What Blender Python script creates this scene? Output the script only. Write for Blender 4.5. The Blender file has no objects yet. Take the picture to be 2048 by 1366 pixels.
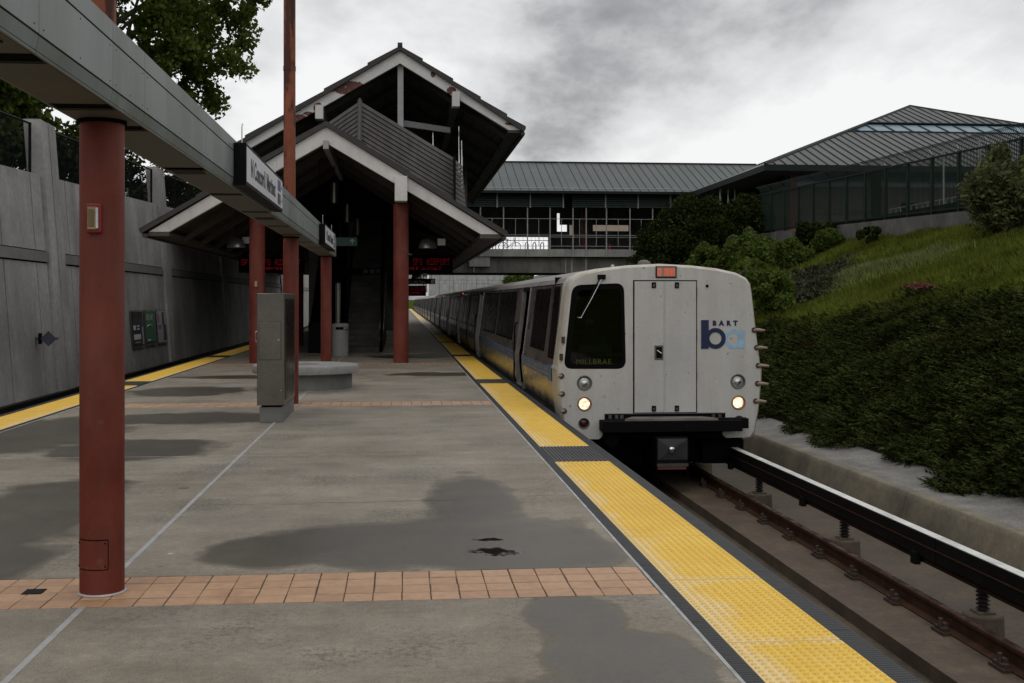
import bpy, math, random
import numpy as np
from mathutils import Vector, noise as mnoise
R = math.radians
rnd = random.Random(7)
sc = bpy.context.scene
C = sc.collection

# ------------------------------------------------------------------ camera
cam = bpy.data.objects.new('camera', bpy.data.cameras.new('camera'))
C.objects.link(cam)
cam.location = (0, 0, 1.66)
cam.rotation_euler = (R(90), 0, R(-4.9))
cam.data.sensor_width = 36
cam.data.lens = 2200 / 2048 * 36
cam.data.shift_x = 0.0163
cam.data.shift_y = -81 / 2048
cam.data.clip_start = 0.05
cam.data.clip_end = 3000
sc.camera = cam

# ------------------------------------------------------------------ world: overcast sky, broken grey and white cloud
SUN_EL, SUN_AZ = 50, 200          # azimuth clockwise from +Y: behind the camera
w = bpy.data.worlds.new('World'); sc.world = w; w.use_nodes = True
nt = w.node_tree; N = nt.nodes; L = nt.links
for n in list(N): N.remove(n)
def wn(t, **k):
    n = N.new(t)
    for a, v in k.items(): setattr(n, a, v)
    return n
out = wn('ShaderNodeOutputWorld'); bg = wn('ShaderNodeBackground')
sky = wn('ShaderNodeTexSky', sky_type='NISHITA', sun_disc=False)
sky.sun_elevation = R(SUN_EL); sky.sun_rotation = R(SUN_AZ); sky.air_density = 1.5; sky.dust_density = 3
tc = wn('ShaderNodeTexCoord'); sep = wn('ShaderNodeSeparateXYZ'); L.new(tc.outputs['Generated'], sep.inputs[0])
ad = wn('ShaderNodeMath', operation='MAXIMUM'); L.new(sep.outputs[2], ad.inputs[0]); ad.inputs[1].default_value = 0.0
ad2 = wn('ShaderNodeMath', operation='ADD'); L.new(ad.outputs[0], ad2.inputs[0]); ad2.inputs[1].default_value = 0.42
dx = wn('ShaderNodeMath', operation='DIVIDE'); L.new(sep.outputs[0], dx.inputs[0]); L.new(ad2.outputs[0], dx.inputs[1])
dy = wn('ShaderNodeMath', operation='DIVIDE'); L.new(sep.outputs[1], dy.inputs[0]); L.new(ad2.outputs[0], dy.inputs[1])
cb = wn('ShaderNodeCombineXYZ'); L.new(dx.outputs[0], cb.inputs[0]); L.new(dy.outputs[0], cb.inputs[1]); cb.inputs[2].default_value = 4.52
n1 = wn('ShaderNodeTexNoise'); n1.inputs['Scale'].default_value = 0.85; n1.inputs['Detail'].default_value = 9
n1.inputs['Roughness'].default_value = 0.58; n1.inputs['Distortion'].default_value = 0.25
off = wn('ShaderNodeVectorMath', operation='ADD'); off.inputs[1].default_value = (-0.13, 0, 0)
L.new(cb.outputs[0], off.inputs[0]); L.new(off.outputs[0], n1.inputs['Vector'])
cr = wn('ShaderNodeValToRGB'); L.new(n1.outputs[0], cr.inputs[0])
e = cr.color_ramp.elements
e[0].position = 0.34; e[0].color = (0.30, 0.31, 0.33, 1)
e[1].position = 0.52; e[1].color = (1.55, 1.55, 1.56, 1)
m_ = e.new(0.405); m_.color = (0.66, 0.67, 0.69, 1)
m_ = e.new(0.45); m_.color = (1.12, 1.125, 1.14, 1)
smul = wn('ShaderNodeMixRGB', blend_type='MULTIPLY'); smul.inputs[0].default_value = 1
L.new(sky.outputs[0], smul.inputs[1]); smul.inputs[2].default_value = (0.08, 0.08, 0.08, 1)
mx = wn('ShaderNodeMixRGB'); mx.inputs[0].default_value = 0.93
L.new(smul.outputs[0], mx.inputs[1]); L.new(cr.outputs[0], mx.inputs[2])
gnd = wn('ShaderNodeMapRange'); L.new(sep.outputs[2], gnd.inputs[0]); gnd.inputs[1].default_value = -0.03; gnd.inputs[2].default_value = 0.0
mg = wn('ShaderNodeMixRGB'); L.new(gnd.outputs[0], mg.inputs[0]); mg.inputs[1].default_value = (0.05, 0.048, 0.04, 1); L.new(mx.outputs[0], mg.inputs[2])
L.new(mg.outputs[0], bg.inputs[0]); bg.inputs[1].default_value = 1.0
L.new(bg.outputs[0], out.inputs[0])

sun = bpy.data.objects.new('sun', bpy.data.lights.new('sun', 'SUN')); C.objects.link(sun)
sun.data.energy = 0.5; sun.data.angle = R(35); sun.data.color = (1, 0.97, 0.92)
sun.rotation_euler = (R(90 - SUN_EL), 0, R(180 - SUN_AZ) + math.pi)
sun.rotation_euler = Vector((math.sin(R(SUN_AZ)) * math.cos(R(SUN_EL)), math.cos(R(SUN_AZ)) * math.cos(R(SUN_EL)), math.sin(R(SUN_EL)))).to_track_quat('Z', 'Y').to_euler()

sc.view_settings.view_transform = 'Standard'
sc.view_settings.look = 'None'
sc.view_settings.exposure = -0.66
sc.view_settings.gamma = 1
sc.cycles.use_denoising = True
sc.cycles.max_bounces = 6
sc.cycles.transparent_max_bounces = 12

# ------------------------------------------------------------------ helpers
def wl(o):
    v = Vector((0, 0, 0))
    while o is not None:
        v += o.location; o = o.parent
    return v

def tag(o, label=None, cat=None, group=None, kind=None):
    if label: o['label'] = label
    if cat: o['category'] = cat
    if group: o['group'] = group
    if kind: o['kind'] = kind
    return o

def thing(name, label, cat, loc=(0, 0, 0), group=None, kind=None):
    o = bpy.data.objects.new(name, None); C.objects.link(o)
    o.empty_display_size = 0.2
    o.location = loc
    return tag(o, label, cat, group, kind)

def link(name, me, parent=None, loc=(0, 0, 0)):
    o = bpy.data.objects.new(name, me); C.objects.link(o); o.parent = parent; o.location = loc
    return o

def dup(o, parent=None, loc=None):
    c = o.copy(); C.objects.link(c); c.parent = parent
    if loc is not None: c.location = loc
    for ch in list(o.children): dup(ch, c)
    return c

class MB:
    def __init__(s): s.v = []; s.f = []
    def add(s, vs, fs):
        b = len(s.v); s.v += [tuple(p) for p in vs]; s.f += [[b + i for i in q] for q in fs]; return s
    def box(s, x0, x1, y0, y1, z0, z1):
        return s.add([(x0, y0, z0), (x1, y0, z0), (x1, y1, z0), (x0, y1, z0), (x0, y0, z1), (x1, y0, z1), (x1, y1, z1), (x0, y1, z1)],
                     [(0, 3, 2, 1), (4, 5, 6, 7), (0, 1, 5, 4), (1, 2, 6, 5), (2, 3, 7, 6), (3, 0, 4, 7)])
    def prism(s, pts, ax, a0, a1):
        n = len(pts)
        def mk(p, a): return {'y': (p[0], a, p[1]), 'x': (a, p[0], p[1]), 'z': (p[0], p[1], a)}[ax]
        vs = [mk(p, a0) for p in pts] + [mk(p, a1) for p in pts]
        fs = [list(range(n))[::-1], list(range(n, 2 * n))] + [(i, (i + 1) % n, n + (i + 1) % n, n + i) for i in range(n)]
        return s.add(vs, fs)
    def cyl(s, p0, p1, r0, r1=None, n=16, cap=True):
        return s.tube([p0, p1], [r0, r0 if r1 is None else r1], n, cap)
    def tube(s, pts, r, n=8, cap=True):
        pts = [Vector(p) for p in pts]
        if not hasattr(r, '__len__'): r = [r] * len(pts)
        vs = []; up = None
        for i, p in enumerate(pts):
            t = (pts[min(i + 1, len(pts) - 1)] - pts[max(i - 1, 0)]).normalized()
            if up is None: up = Vector((0, 0, 1)) if abs(t.z) < .9 else Vector((1, 0, 0))
            a = t.cross(up).normalized(); b = a.cross(t).normalized(); up = b
            for k in range(n):
                q = 2 * math.pi * k / n
                vs.append(p + a * math.cos(q) * r[i] + b * math.sin(q) * r[i])
        fs = []
        for i in range(len(pts) - 1):
            for k in range(n):
                fs.append((i * n + k, i * n + (k + 1) % n, (i + 1) * n + (k + 1) % n, (i + 1) * n + k))
        if cap:
            fs.append(list(range(n))[::-1]); fs.append([len(vs) - n + k for k in range(n)])
        return s.add(vs, fs)
    def lathe(s, cx, cy, prof, n=32):
        vs = []; fs = []
        for (r, z) in prof:
            for k in range(n):
                q = 2 * math.pi * k / n; vs.append((cx + r * math.cos(q), cy + r * math.sin(q), z))
        for i in range(len(prof) - 1):
            for k in range(n):
                fs.append((i * n + k, i * n + (k + 1) % n, (i + 1) * n + (k + 1) % n, (i + 1) * n + k))
        fs.append(list(range(n))[::-1]); fs.append([len(vs) - n + k for k in range(n)])
        return s.add(vs, fs)
    def lathe_y(s, cx, cz, prof, n=24):      # axis along Y, profile (r, y)
        vs = []; fs = []
        for (r, y) in prof:
            for k in range(n):
                q = 2 * math.pi * k / n; vs.append((cx + r * math.cos(q), y, cz + r * math.sin(q)))
        for i in range(len(prof) - 1):
            for k in range(n):
                fs.append((i * n + k, i * n + (k + 1) % n, (i + 1) * n + (k + 1) % n, (i + 1) * n + k))
        fs.append(list(range(n))[::-1]); fs.append([len(vs) - n + k for k in range(n)])
        return s.add(vs, fs)
    def build(s, name, mat, parent=None, smooth=False, bevel=0):
        me = bpy.data.meshes.new(name)
        off = wl(parent)
        me.from_pydata([(p[0] - off.x, p[1] - off.y, p[2] - off.z) for p in s.v], [], s.f)
        me.update()
        if mat: me.materials.append(mat)
        if smooth:
            me.polygons.foreach_set('use_smooth', [True] * len(me.polygons))
            if smooth != 'all':
                try: me.set_sharp_from_angle(angle=R(40))
                except Exception: pass
        o = link(name, me, parent)
        if bevel:
            b = o.modifiers.new('bevel', 'BEVEL'); b.width = bevel; b.segments = 2; b.limit_method = 'ANGLE'; b.angle_limit = R(40)
        return o

def B(x0, x1, y0, y1, z0, z1): return MB().box(x0, x1, y0, y1, z0, z1)

def np_mesh(name, V, F, mat, parent=None, smooth=False):      # V (n,3), F (m,k)
    off = np.array(wl(parent)); V = (V - off).astype(np.float32)
    me = bpy.data.meshes.new(name)
    k = F.shape[1]; m = len(F)
    me.vertices.add(len(V)); me.vertices.foreach_set('co', V.ravel())
    me.loops.add(m * k); me.loops.foreach_set('vertex_index', F.astype(np.int32).ravel())
    me.polygons.add(m); me.polygons.foreach_set('loop_start', np.arange(0, m * k, k, dtype=np.int32))
    me.polygons.foreach_set('loop_total', np.full(m, k, dtype=np.int32))
    me.update(calc_edges=True); me.validate()
    me.materials.append(mat)
    return link(name, me, parent)

def mapped(ax, p, x, y, d=0):
    # ax 'f': facing -Y (x right, y up), 'r': facing +X (x along +Y)
    return (p[0] + x, p[1] - d, p[2] + y) if ax == 'f' else (p[0] + d, p[1] + x, p[2] + y)

def curve_mesh(cu, name, mat, ax, p, parent, sx=1.0):
    ob = bpy.data.objects.new('t', cu)
    me = bpy.data.meshes.new_from_object(ob)
    off = wl(parent)
    for v in me.vertices:
        q = mapped(ax, p, v.co.x * sx, v.co.y, v.co.z); v.co = Vector(q) - off
    me.name = name; me.materials.clear(); me.materials.append(mat)
    bpy.data.objects.remove(ob); bpy.data.curves.remove(cu)
    return link(name, me, parent)

def text(body, size, mat, ax, p, parent, name='lettering', bold=0.0, spacing=1.0, sx=1.0):
    cu = bpy.data.curves.new('t', 'FONT'); cu.body = body; cu.size = size; cu.offset = bold; cu.space_character = spacing
    cu.extrude = 0.001; cu.resolution_u = 3
    return curve_mesh(cu, name, mat, ax, p, parent, sx)

def plate(name, outer, holes, depth, mat, ax, p, parent):
    cu = bpy.data.curves.new('t', 'CURVE'); cu.dimensions = '2D'; cu.fill_mode = 'BOTH'; cu.extrude = depth / 2
    for poly in [outer] + holes:
        sp = cu.splines.new('POLY'); sp.points.add(len(poly) - 1)
        for q, pt in zip(sp.points, poly): q.co = (pt[0], pt[1], 0, 1)
        sp.use_cyclic_u = True
    return curve_mesh(cu, name, mat, ax, p, parent)

def circ(cx, cy, r, n=28): return [(cx + r * math.cos(2 * math.pi * k / n), cy + r * math.sin(2 * math.pi * k / n)) for k in range(n)]
def rounded(pts, r, n=6):
    res = []
    m = len(pts)
    for i in range(m):
        p = Vector(pts[i]); a = (Vector(pts[i - 1]) - p).normalized(); b = (Vector(pts[(i + 1) % m]) - p).normalized()
        p0 = p + a * r; p2 = p + b * r
        for k in range(n + 1):
            t = k / n; res.append(tuple(p0 * (1 - t) ** 2 + p * 2 * t * (1 - t) + p2 * t * t))
    return res

# ------------------------------------------------------------------ materials
def newmat(name):
    m = bpy.data.materials.new(name); m.use_nodes = True
    t = m.node_tree; b = t.nodes['Principled BSDF']
    return m, t, b, t.nodes, t.links

def nd(t, ty, ins=None, **k):
    n = t.nodes.new(ty)
    for a, v in k.items(): setattr(n, a, v)
    for i, v in (ins or {}).items():
        if isinstance(v, bpy.types.NodeSocket): t.links.new(v, n.inputs[i])
        else: n.inputs[i].default_value = v
    return n

def mth(t, op, a, b=None, clamp=False):
    ins = {0: a}
    if b is not None: ins[1] = b
    return nd(t, 'ShaderNodeMath', ins, operation=op, use_clamp=clamp).outputs[0]

def pos(t, scale=None):
    g = t.nodes.new('ShaderNodeNewGeometry').outputs['Position']
    if scale: g = nd(t, 'ShaderNodeVectorMath', {0: g, 1: scale}, operation='MULTIPLY').outputs[0]
    return g

def nz(t, vec, scale, detail=4, rough=.6, dist=0):
    return nd(t, 'ShaderNodeTexNoise', {'Vector': vec, 'Scale': scale, 'Detail': detail, 'Roughness': rough, 'Distortion': dist}).outputs[0]

def ramp(t, fac, p0, c0, p1, c1):
    r = nd(t, 'ShaderNodeValToRGB', {0: fac})
    e = r.color_ramp.elements
    g = lambda c: (c, c, c, 1) if not hasattr(c, '__len__') else (*c, 1)
    e[0].position = p0; e[0].color = g(c0); e[1].position = p1; e[1].color = g(c1)
    return r.outputs[0]

def mixc(t, fac, a, b, mode='MIX'):
    n = nd(t, 'ShaderNodeMixRGB', {0: fac}, blend_type=mode)
    for i, c in ((1, a), (2, b)):
        if isinstance(c, bpy.types.NodeSocket): t.links.new(c, n.inputs[i])
        else: n.inputs[i].default_value = (*c[:3], 1)
    return n.outputs[0]

def mat(name, col, rough=.7, metal=0.0, var=.15, scale=3.0, fine=.08, bump=0.0, bscale=60, spec=.5, streak=0.0, streak_col=None, coat=0, sfreq=(2.2, 2.2, .18), specks=0):
    m, t, b, Nn, Lk = newmat(name)
    P = pos(t)
    a = nz(t, P, scale, 5)
    f_ = nz(t, P, scale * 14, 3)
    lo = tuple(c * (1 - var) for c in col); hi = tuple(c * (1 + var) for c in col)
    c = ramp(t, a, .32, lo, .68, hi)
    ff = ramp(t, f_, .3, 1 - fine, .7, 1 + fine)
    c = mixc(t, 1.0, c, ff, 'MULTIPLY')
    if streak:
        s = nz(t, pos(t, sfreq), 1.6, 6, .65)
        sf = ramp(t, s, .42, 0, .70, streak)
        c = mixc(t, sf, c, streak_col or tuple(x * .35 for x in col))
    if specks:
        c = mixc(t, ramp(t, nz(t, P, 17, 2, .5), .715, 0, .745, specks), c, (.10, .08, .06))
        c = mixc(t, ramp(t, nz(t, P, 3.1, 3, .6), .66, 0, .76, specks * .6), c, (.30, .24, .18))
    Lk.new(c, b.inputs['Base Color'])
    rr = ramp(t, a, .3, max(rough - .08, .02), .7, min(rough + .08, 1))
    Lk.new(rr, b.inputs['Roughness'])
    b.inputs['Metallic'].default_value = metal
    b.inputs['Specular IOR Level'].default_value = spec
    b.inputs['Coat Weight'].default_value = coat
    if bump:
        bn = nd(t, 'ShaderNodeBump', {'Height': nz(t, P, bscale, 4), 'Strength': bump, 'Distance': .01})
        Lk.new(bn.outputs[0], b.inputs['Normal'])
    return m

def emis(name, col, s):
    m, t, b, Nn, Lk = newmat(name)
    b.inputs['Base Color'].default_value = (*[c * .3 for c in col], 1)
    b.inputs['Emission Color'].default_value = (*col, 1); b.inputs['Emission Strength'].default_value = s
    return m

def ell_mask(t, ells, P, noise_amt, nscale, soft, axes=(0, 1)):
    acc = None
    nv = mth(t, 'MULTIPLY', mth(t, 'SUBTRACT', nz(t, P, nscale, 5, .6), .5), noise_amt)
    for (cx, cy, rx, ry) in ells:
        ce = [0, 0, 0]; sc_ = [0, 0, 0]
        ce[axes[0]] = cx; ce[axes[1]] = cy; sc_[axes[0]] = 1 / rx; sc_[axes[1]] = 1 / ry
        d = nd(t, 'ShaderNodeVectorMath', {0: P, 1: tuple(ce)}, operation='SUBTRACT').outputs[0]
        d = nd(t, 'ShaderNodeVectorMath', {0: d, 1: tuple(sc_)}, operation='MULTIPLY').outputs[0]
        d = nd(t, 'ShaderNodeVectorMath', {0: d}, operation='LENGTH').outputs['Value']
        acc = d if acc is None else nd(t, 'ShaderNodeMath', {0: acc, 1: d, 2: .35}, operation='SMOOTH_MIN').outputs[0]
    v = mth(t, 'SUBTRACT', 1.0, acc)
    v = mth(t, 'ADD', v, nv)
    return nd(t, 'ShaderNodeMapRange', {0: v, 1: 0.0, 2: soft, 3: 0.0, 4: 1.0}, interpolation_type='SMOOTHSTEP').outputs[0]

# platform concrete: dry grey-brown with damp patches and one standing puddle
WET = [(-.88, 7.42, .52, .52), (-.15, 7.55, .8, .85), (.62, 7.6, .85, 1.05), (1.08, 7.3, .42, .62), (.62, 9.0, .42, 1.7),
       (.92, 5.75, .3, .45), (1.05, 5.0, .42, .6), (.55, 4.35, .75, .45),
       (-2.75, 7.2, .6, .75), (-2.95, 8.9, .75, 1.9), (-3.0, 12.6, 1.1, 1.0), (-4.6, 14.2, 1.3, 2.2), (-3.0, 15.9, 1.5, .9),
       (.75, 25.0, 1.2, .75), (-3.9, 20.6, 1.2, 1.2), (-3.6, 24.4, 1.3, .6), (.2, 33.0, 1.4, 1.2)]
def make_platform_mat():
    m, t, b, Nn, Lk = newmat('platform_concrete')
    P = pos(t)
    big = nz(t, P, .7, 6, .65); mid = nz(t, P, 5, 5, .7); fine = nz(t, P, 90, 3, .6)
    c = ramp(t, big, .3, (.190, .160, .118), .7, (.315, .278, .222))
    c = mixc(t, 1, c, ramp(t, mid, .3, .78, .7, 1.16), 'MULTIPLY')
    c = mixc(t, 1, c, ramp(t, nz(t, P, 22, 4, .7), .3, .84, .7, 1.14), 'MULTIPLY')
    c = mixc(t, ramp(t, nz(t, P, .45, 4, .6), .5, 0, .72, .55), c, (.20, .195, .165))
    c = mixc(t, 1, c, ramp(t, fine, .25, .70, .75, 1.25), 'MULTIPLY')
    band = nz(t, pos(t, (.35, 3.0, 1)), 1.0, 4, .6)
    c = mixc(t, 1, c, ramp(t, band, .35, .9, .65, 1.07), 'MULTIPLY')
    mold = ramp(t, mth(t, 'MULTIPLY', nz(t, P, .9, 4, .6), nz(t, P, 26, 4, .75)), .27, 0, .36, .75)
    c = mixc(t, mold, c, (.10, .088, .065))
    spots = ramp(t, nz(t, P, 9, 2, .5), .72, 0, .76, .55)
    c = mixc(t, spots, c, (.09, .075, .06))
    pits = ramp(t, nz(t, P, 60, 3, .6), .66, 0, .72, .7)
    c = mixc(t, pits, c, (.06, .055, .045))
    wet = ell_mask(t, WET, P, 1.0, 1.7, .24)
    pud = ell_mask(t, [(.64, 7.26, .20, .17), (.62, 7.62, .16, .06)], pos(t), 2.6, 8, .5)
    edge = nd(t, 'ShaderNodeMapRange', {0: wet, 1: 0.0, 2: .35, 3: 0.0, 4: 1.0}).outputs[0]
    wcol = mixc(t, 1, c, (.27, .245, .20), 'MULTIPLY')
    rim = mth(t, 'MULTIPLY', mth(t, 'MULTIPLY', wet, mth(t, 'SUBTRACT', 1.0, wet)), 1.5)
    c2 = mixc(t, wet, c, wcol)
    c2 = mixc(t, rim, c2, (.075, .055, .028))
    c2 = mixc(t, pud, c2, (.022, .017, .012))
    Lk.new(c2, b.inputs['Base Color'])
    r0 = ramp(t, mid, .3, .62, .7, .85)
    r1 = mixc(t, mth(t, 'MULTIPLY', wet, .85), r0, (.27, .27, .27))
    r2 = mixc(t, pud, r1, (.03, .03, .03))
    Lk.new(r2, b.inputs['Roughness'])
    b.inputs['Specular IOR Level'].default_value = .45
    st = mth(t, 'MULTIPLY', mth(t, 'SUBTRACT', 1.0, pud), .22)
    bn = nd(t, 'ShaderNodeBump', {'Height': fine, 'Strength': st, 'Distance': .006})
    Lk.new(bn.outputs[0], b.inputs['Normal'])
    return m
M = {}
M['platform'] = make_platform_mat()

def make_yellow():
    m, t, b, Nn, Lk = newmat('yellow_tactile')
    P = pos(t)
    tcn = t.nodes.new('ShaderNodeTexCoord'); s = nd(t, 'ShaderNodeSeparateXYZ', {0: tcn.outputs['Object']})
    inf = t.nodes.new('ShaderNodeObjectInfo')
    n_ = nz(t, P, 3.2, 5, .6)
    base = mixc(t, ramp(t, nz(t, P, 1.7, 4), .3, 0, .7, 1), (.78, .49, .05), (.88, .60, .09))
    # wear: paler towards the walked-on inner edge and along the joints
    wx = nd(t, 'ShaderNodeMapRange', {0: s.outputs[0], 1: -.285, 2: -.06, 3: .85, 4: 0.0}).outputs[0]
    wy = nd(t, 'ShaderNodeMapRange', {0: mth(t, 'ABSOLUTE', s.outputs[1]), 1: .5, 2: .6, 3: 0.0, 4: .55}).outputs[0]
    wv = mth(t, 'MAXIMUM', wx, wy)
    wv = mth(t, 'ADD', wv, mth(t, 'MULTIPLY', mth(t, 'SUBTRACT', n_, .55), 1.6))
    wv = mth(t, 'ADD', wv, mth(t, 'MULTIPLY', mth(t, 'SUBTRACT', inf.outputs['Random'], .55), .5))
    wv = nd(t, 'ShaderNodeMapRange', {0: wv, 1: .12, 2: .62, 3: 0.0, 4: 1.0}, interpolation_type='SMOOTHSTEP').outputs[0]
    c = mixc(t, wv, base, (.82, .62, .29))
    top = nd(t, 'ShaderNodeMapRange', {0: s.outputs[2], 1: .0064, 2: .011, 3: 0.0, 4: 1.0}).outputs[0]
    c = mixc(t, mth(t, 'MULTIPLY', top, .7), c, (.72, .44, .05))
    c = mixc(t, ramp(t, nz(t, P, 45, 3), .55, 0, .8, .4), c, (.25, .17, .05))
    Lk.new(c, b.inputs['Base Color']); b.inputs['Roughness'].default_value = .55
    return m
M['yellow'] = make_yellow()
M['black_board'] = mat('black_edge_board', (.022, .023, .025), .55, var=.3, scale=6, bump=.5, bscale=140)
M['grooved'] = mat('grooved_plate', (.03, .03, .033), .5, var=.35, scale=4, bump=.2, bscale=80)
M['trim'] = mat('edge_trim', (.36, .36, .35), .6, var=.3, scale=8)
M['sealant'] = mat('sealant', (.33, .33, .32), .6, var=.2, scale=6)
M['joint'] = mat('joint_filler', (.36, .355, .33), .7, var=.4, scale=5)
def make_tile():
    m, t, b, Nn, Lk = newmat('quarry_tile')
    P = pos(t); inf = t.nodes.new('ShaderNodeObjectInfo')
    c = mixc(t, inf.outputs['Random'], (.40, .225, .122), (.50, .295, .165))
    c = mixc(t, 1, c, ramp(t, nz(t, P, 14, 5), .3, .82, .7, 1.1), 'MULTIPLY')
    dm = ramp(t, nz(t, P, 1.6, 4), .6, 0, .7, .5)
    c = mixc(t, dm, c, (.20, .075, .03))
    Lk.new(c, b.inputs['Base Color']); b.inputs['Roughness'].default_value = .5
    bn = nd(t, 'ShaderNodeBump', {'Height': nz(t, P, 70, 3), 'Strength': .1, 'Distance': .004}); Lk.new(bn.outputs[0], b.inputs['Normal'])
    return m
M['tile'] = make_tile()
M['grout'] = mat('grout', (.055, .045, .035), .9, var=.5, scale=5)
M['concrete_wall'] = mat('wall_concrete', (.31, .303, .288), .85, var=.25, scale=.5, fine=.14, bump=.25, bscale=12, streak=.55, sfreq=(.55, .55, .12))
M['concrete_band'] = mat('band_concrete', (.15, .148, .142), .85, var=.15, scale=2, bump=.3, bscale=30)
M['concrete_pale'] = mat('pale_concrete', (.36, .36, .345), .85, var=.18, scale=1.2, bump=.2, bscale=20, streak=.45)
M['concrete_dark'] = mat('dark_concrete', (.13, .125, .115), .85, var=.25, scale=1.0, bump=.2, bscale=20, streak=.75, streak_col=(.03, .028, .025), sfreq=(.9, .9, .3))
M['trackbed'] = mat('trackbed_concrete', (.090, .070, .048), .85, var=.35, scale=1.3, fine=.2, bump=.3, bscale=25)
M['plinth'] = mat('plinth_concrete', (.095, .068, .045), .85, var=.35, scale=2, fine=.2, bump=.3, bscale=25, streak=.5, streak_col=(.05, .028, .018))
M['kerb'] = mat('gutter_concrete', (.172, .147, .104), .85, var=.35, scale=1.6, fine=.16, bump=.08, bscale=12, streak=.45, sfreq=(.8, .8, .8))
M['gravel'] = mat('gravel', (.165, .158, .142), .95, var=.35, scale=2.5, fine=.3, bump=.4, bscale=45)
M['rail_rust'] = mat('rusty_rail', (.052, .024, .013), .75, spec=.15, var=.4, scale=8)
M['rail_top'] = mat('worn_rail_head', (.22, .14, .125), .25, metal=.85, var=.2, scale=4)
M['fastener'] = mat('rusty_fastener', (.045, .026, .019), .8, var=.4, scale=20)
M['insulator'] = mat('insulator', (.018, .013, .011), .5, var=.4, scale=20)
M['cover_black'] = mat('coverboard_black', (.006, .0055, .005), .7, spec=.15, var=.4, scale=5)
M['cover_white'] = mat('coverboard_top', (.60, .60, .57), .6, var=.25, scale=3, streak=.0)
M['red_paint'] = mat('red_brown_paint', (.125, .021, .012), .6, spec=.3, var=.25, scale=2.5, fine=.06, streak=.5, streak_col=(.22, .075, .055), sfreq=(1.6, 1.6, .5), specks=.45)
def make_pole():
    m, t, b, Nn, Lk = newmat('rusted_red_pole')
    c = ramp(t, nz(t, pos(t), 3, 4), .3, (.17, .045, .022), .7, (.24, .075, .036))
    k = ramp(t, nz(t, pos(t, (2.5, 2.5, .55)), 1.3, 6, .65), .49, 0, .53, .9)
    c = mixc(t, k, c, (.040, .012, .007)); Lk.new(c, b.inputs['Base Color']); b.inputs['Roughness'].default_value = .65; b.inputs['Specular IOR Level'].default_value = .3
    return m
M['pole_paint'] = make_pole()
M['beam_paint'] = mat('grey_green_enamel', (.195, .218, .217), .45, var=.16, scale=.9, fine=.03, spec=.35, streak=.75, streak_col=(.105, .115, .075), sfreq=(1.2, 1.2, .25))
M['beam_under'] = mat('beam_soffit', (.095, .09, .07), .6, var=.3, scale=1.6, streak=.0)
M['black_gap'] = mat('dark_joint', (.003, .003, .003), .9, spec=.05)
M['black_metal'] = mat('black_metal', (.005, .005, .0055), .55, spec=.08, var=.3, scale=6)
M['black_matte'] = mat('black_matte', (.0035, .0035, .004), .85, spec=.12, var=.3, scale=6)
M['white_face'] = mat('sign_face', (.62, .63, .66), .35, var=.05)
M['sign_black'] = mat('sign_print_black', (.015, .015, .02), .5)
M['sign_blue'] = mat('sign_print_blue', (.03, .08, .32), .5)
M['steel'] = mat('stainless_steel', (.17, .16, .14), .36, metal=.95, var=.10, scale=1.4)
M['bright_steel'] = mat('bright_steel', (.6, .6, .6), .25, metal=1, var=.1)
M['bench'] = mat('bench_concrete', (.25, .248, .235), .85, var=.2, scale=4, fine=.2, bump=.35, bscale=60)
M['bench_base'] = mat('bench_base_concrete', (.14, .14, .133), .85, var=.2, scale=4, bump=.2, bscale=60)
M['trash'] = mat('grey_bin', (.30, .30, .285), .6, var=.1)
M['blue'] = mat('blue_print', (.02, .025, .12), .5)
M['fascia'] = mat('white_fascia', (.56, .545, .52), .6, var=.12, scale=1.0, fine=.05, streak=.28, streak_col=(.32, .30, .27))
def make_peel():
    m, t, b, Nn, Lk = newmat('peeling_white_fascia')
    P = pos(t)
    c = ramp(t, nz(t, P, 1.2, 5), .3, (.48, .465, .44), .7, (.60, .585, .56))
    k = ell_mask(t, [(-2.05, 10.28, .75, .3), (-4.05, 9.0, .32, .2), (-3.35, 9.5, .16, .2), (-3.75, 9.25, .2, .08), (2.05, 10.28, .2, .18), (1.3, 10.95, .1, .15), (4.55, 8.95, .3, .07)], P, 1.1, 3.5, .06, (0, 2))
    k2 = ramp(t, nz(t, P, 7, 4, .7), .62, 0, .64, 1)
    kk = mth(t, 'MULTIPLY', k, mth(t, 'SUBTRACT', 1.0, mth(t, 'MULTIPLY', k2, .8)))
    c = mixc(t, kk, c, (.085, .020, .015))
    Lk.new(c, b.inputs['Base Color']); b.inputs['Roughness'].default_value = .6
    return m
M['peel'] = make_peel()
M['shingle'] = mat('dark_roof_edge', (.040, .036, .033), .8, var=.3, scale=3, bump=.4, bscale=30)
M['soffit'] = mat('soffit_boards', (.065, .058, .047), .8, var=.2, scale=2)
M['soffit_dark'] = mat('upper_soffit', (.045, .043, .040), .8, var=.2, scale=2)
M['slat'] = mat('roof_slat', (.055, .050, .043), .7, var=.25, scale=2.5, streak=.25, streak_col=(.2, .19, .175))
M['grey_paint'] = mat('grey_timber', (.27, .275, .275), .6, var=.15, scale=2)
M['green_metal'] = mat('green_grey_standing_seam', (.062, .077, .074), .5, metal=.1, spec=.35, var=.22, scale=.5, fine=.05)
M['green_seam'] = mat('green_seam', (.016, .021, .020), .6, spec=.2, var=.2)
M['roof_brown'] = mat('grey_standing_seam', (.066, .068, .066), .5, metal=.1, spec=.35, var=.2, scale=.6)
M['dark_green'] = mat('dark_green_paint', (.011, .018, .016), .6, spec=.15, var=.2)
M['louvre'] = mat('louvre_green', (.055, .075, .071), .6, spec=.2)
M['fence_green'] = mat('fence_green', (.010, .020, .014), .6, spec=.1, var=.3, scale=2)
M['deck_panel'] = mat('deck_edge_panel', (.27, .265, .25), .7, var=.2, scale=.9, streak=.4)
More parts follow.
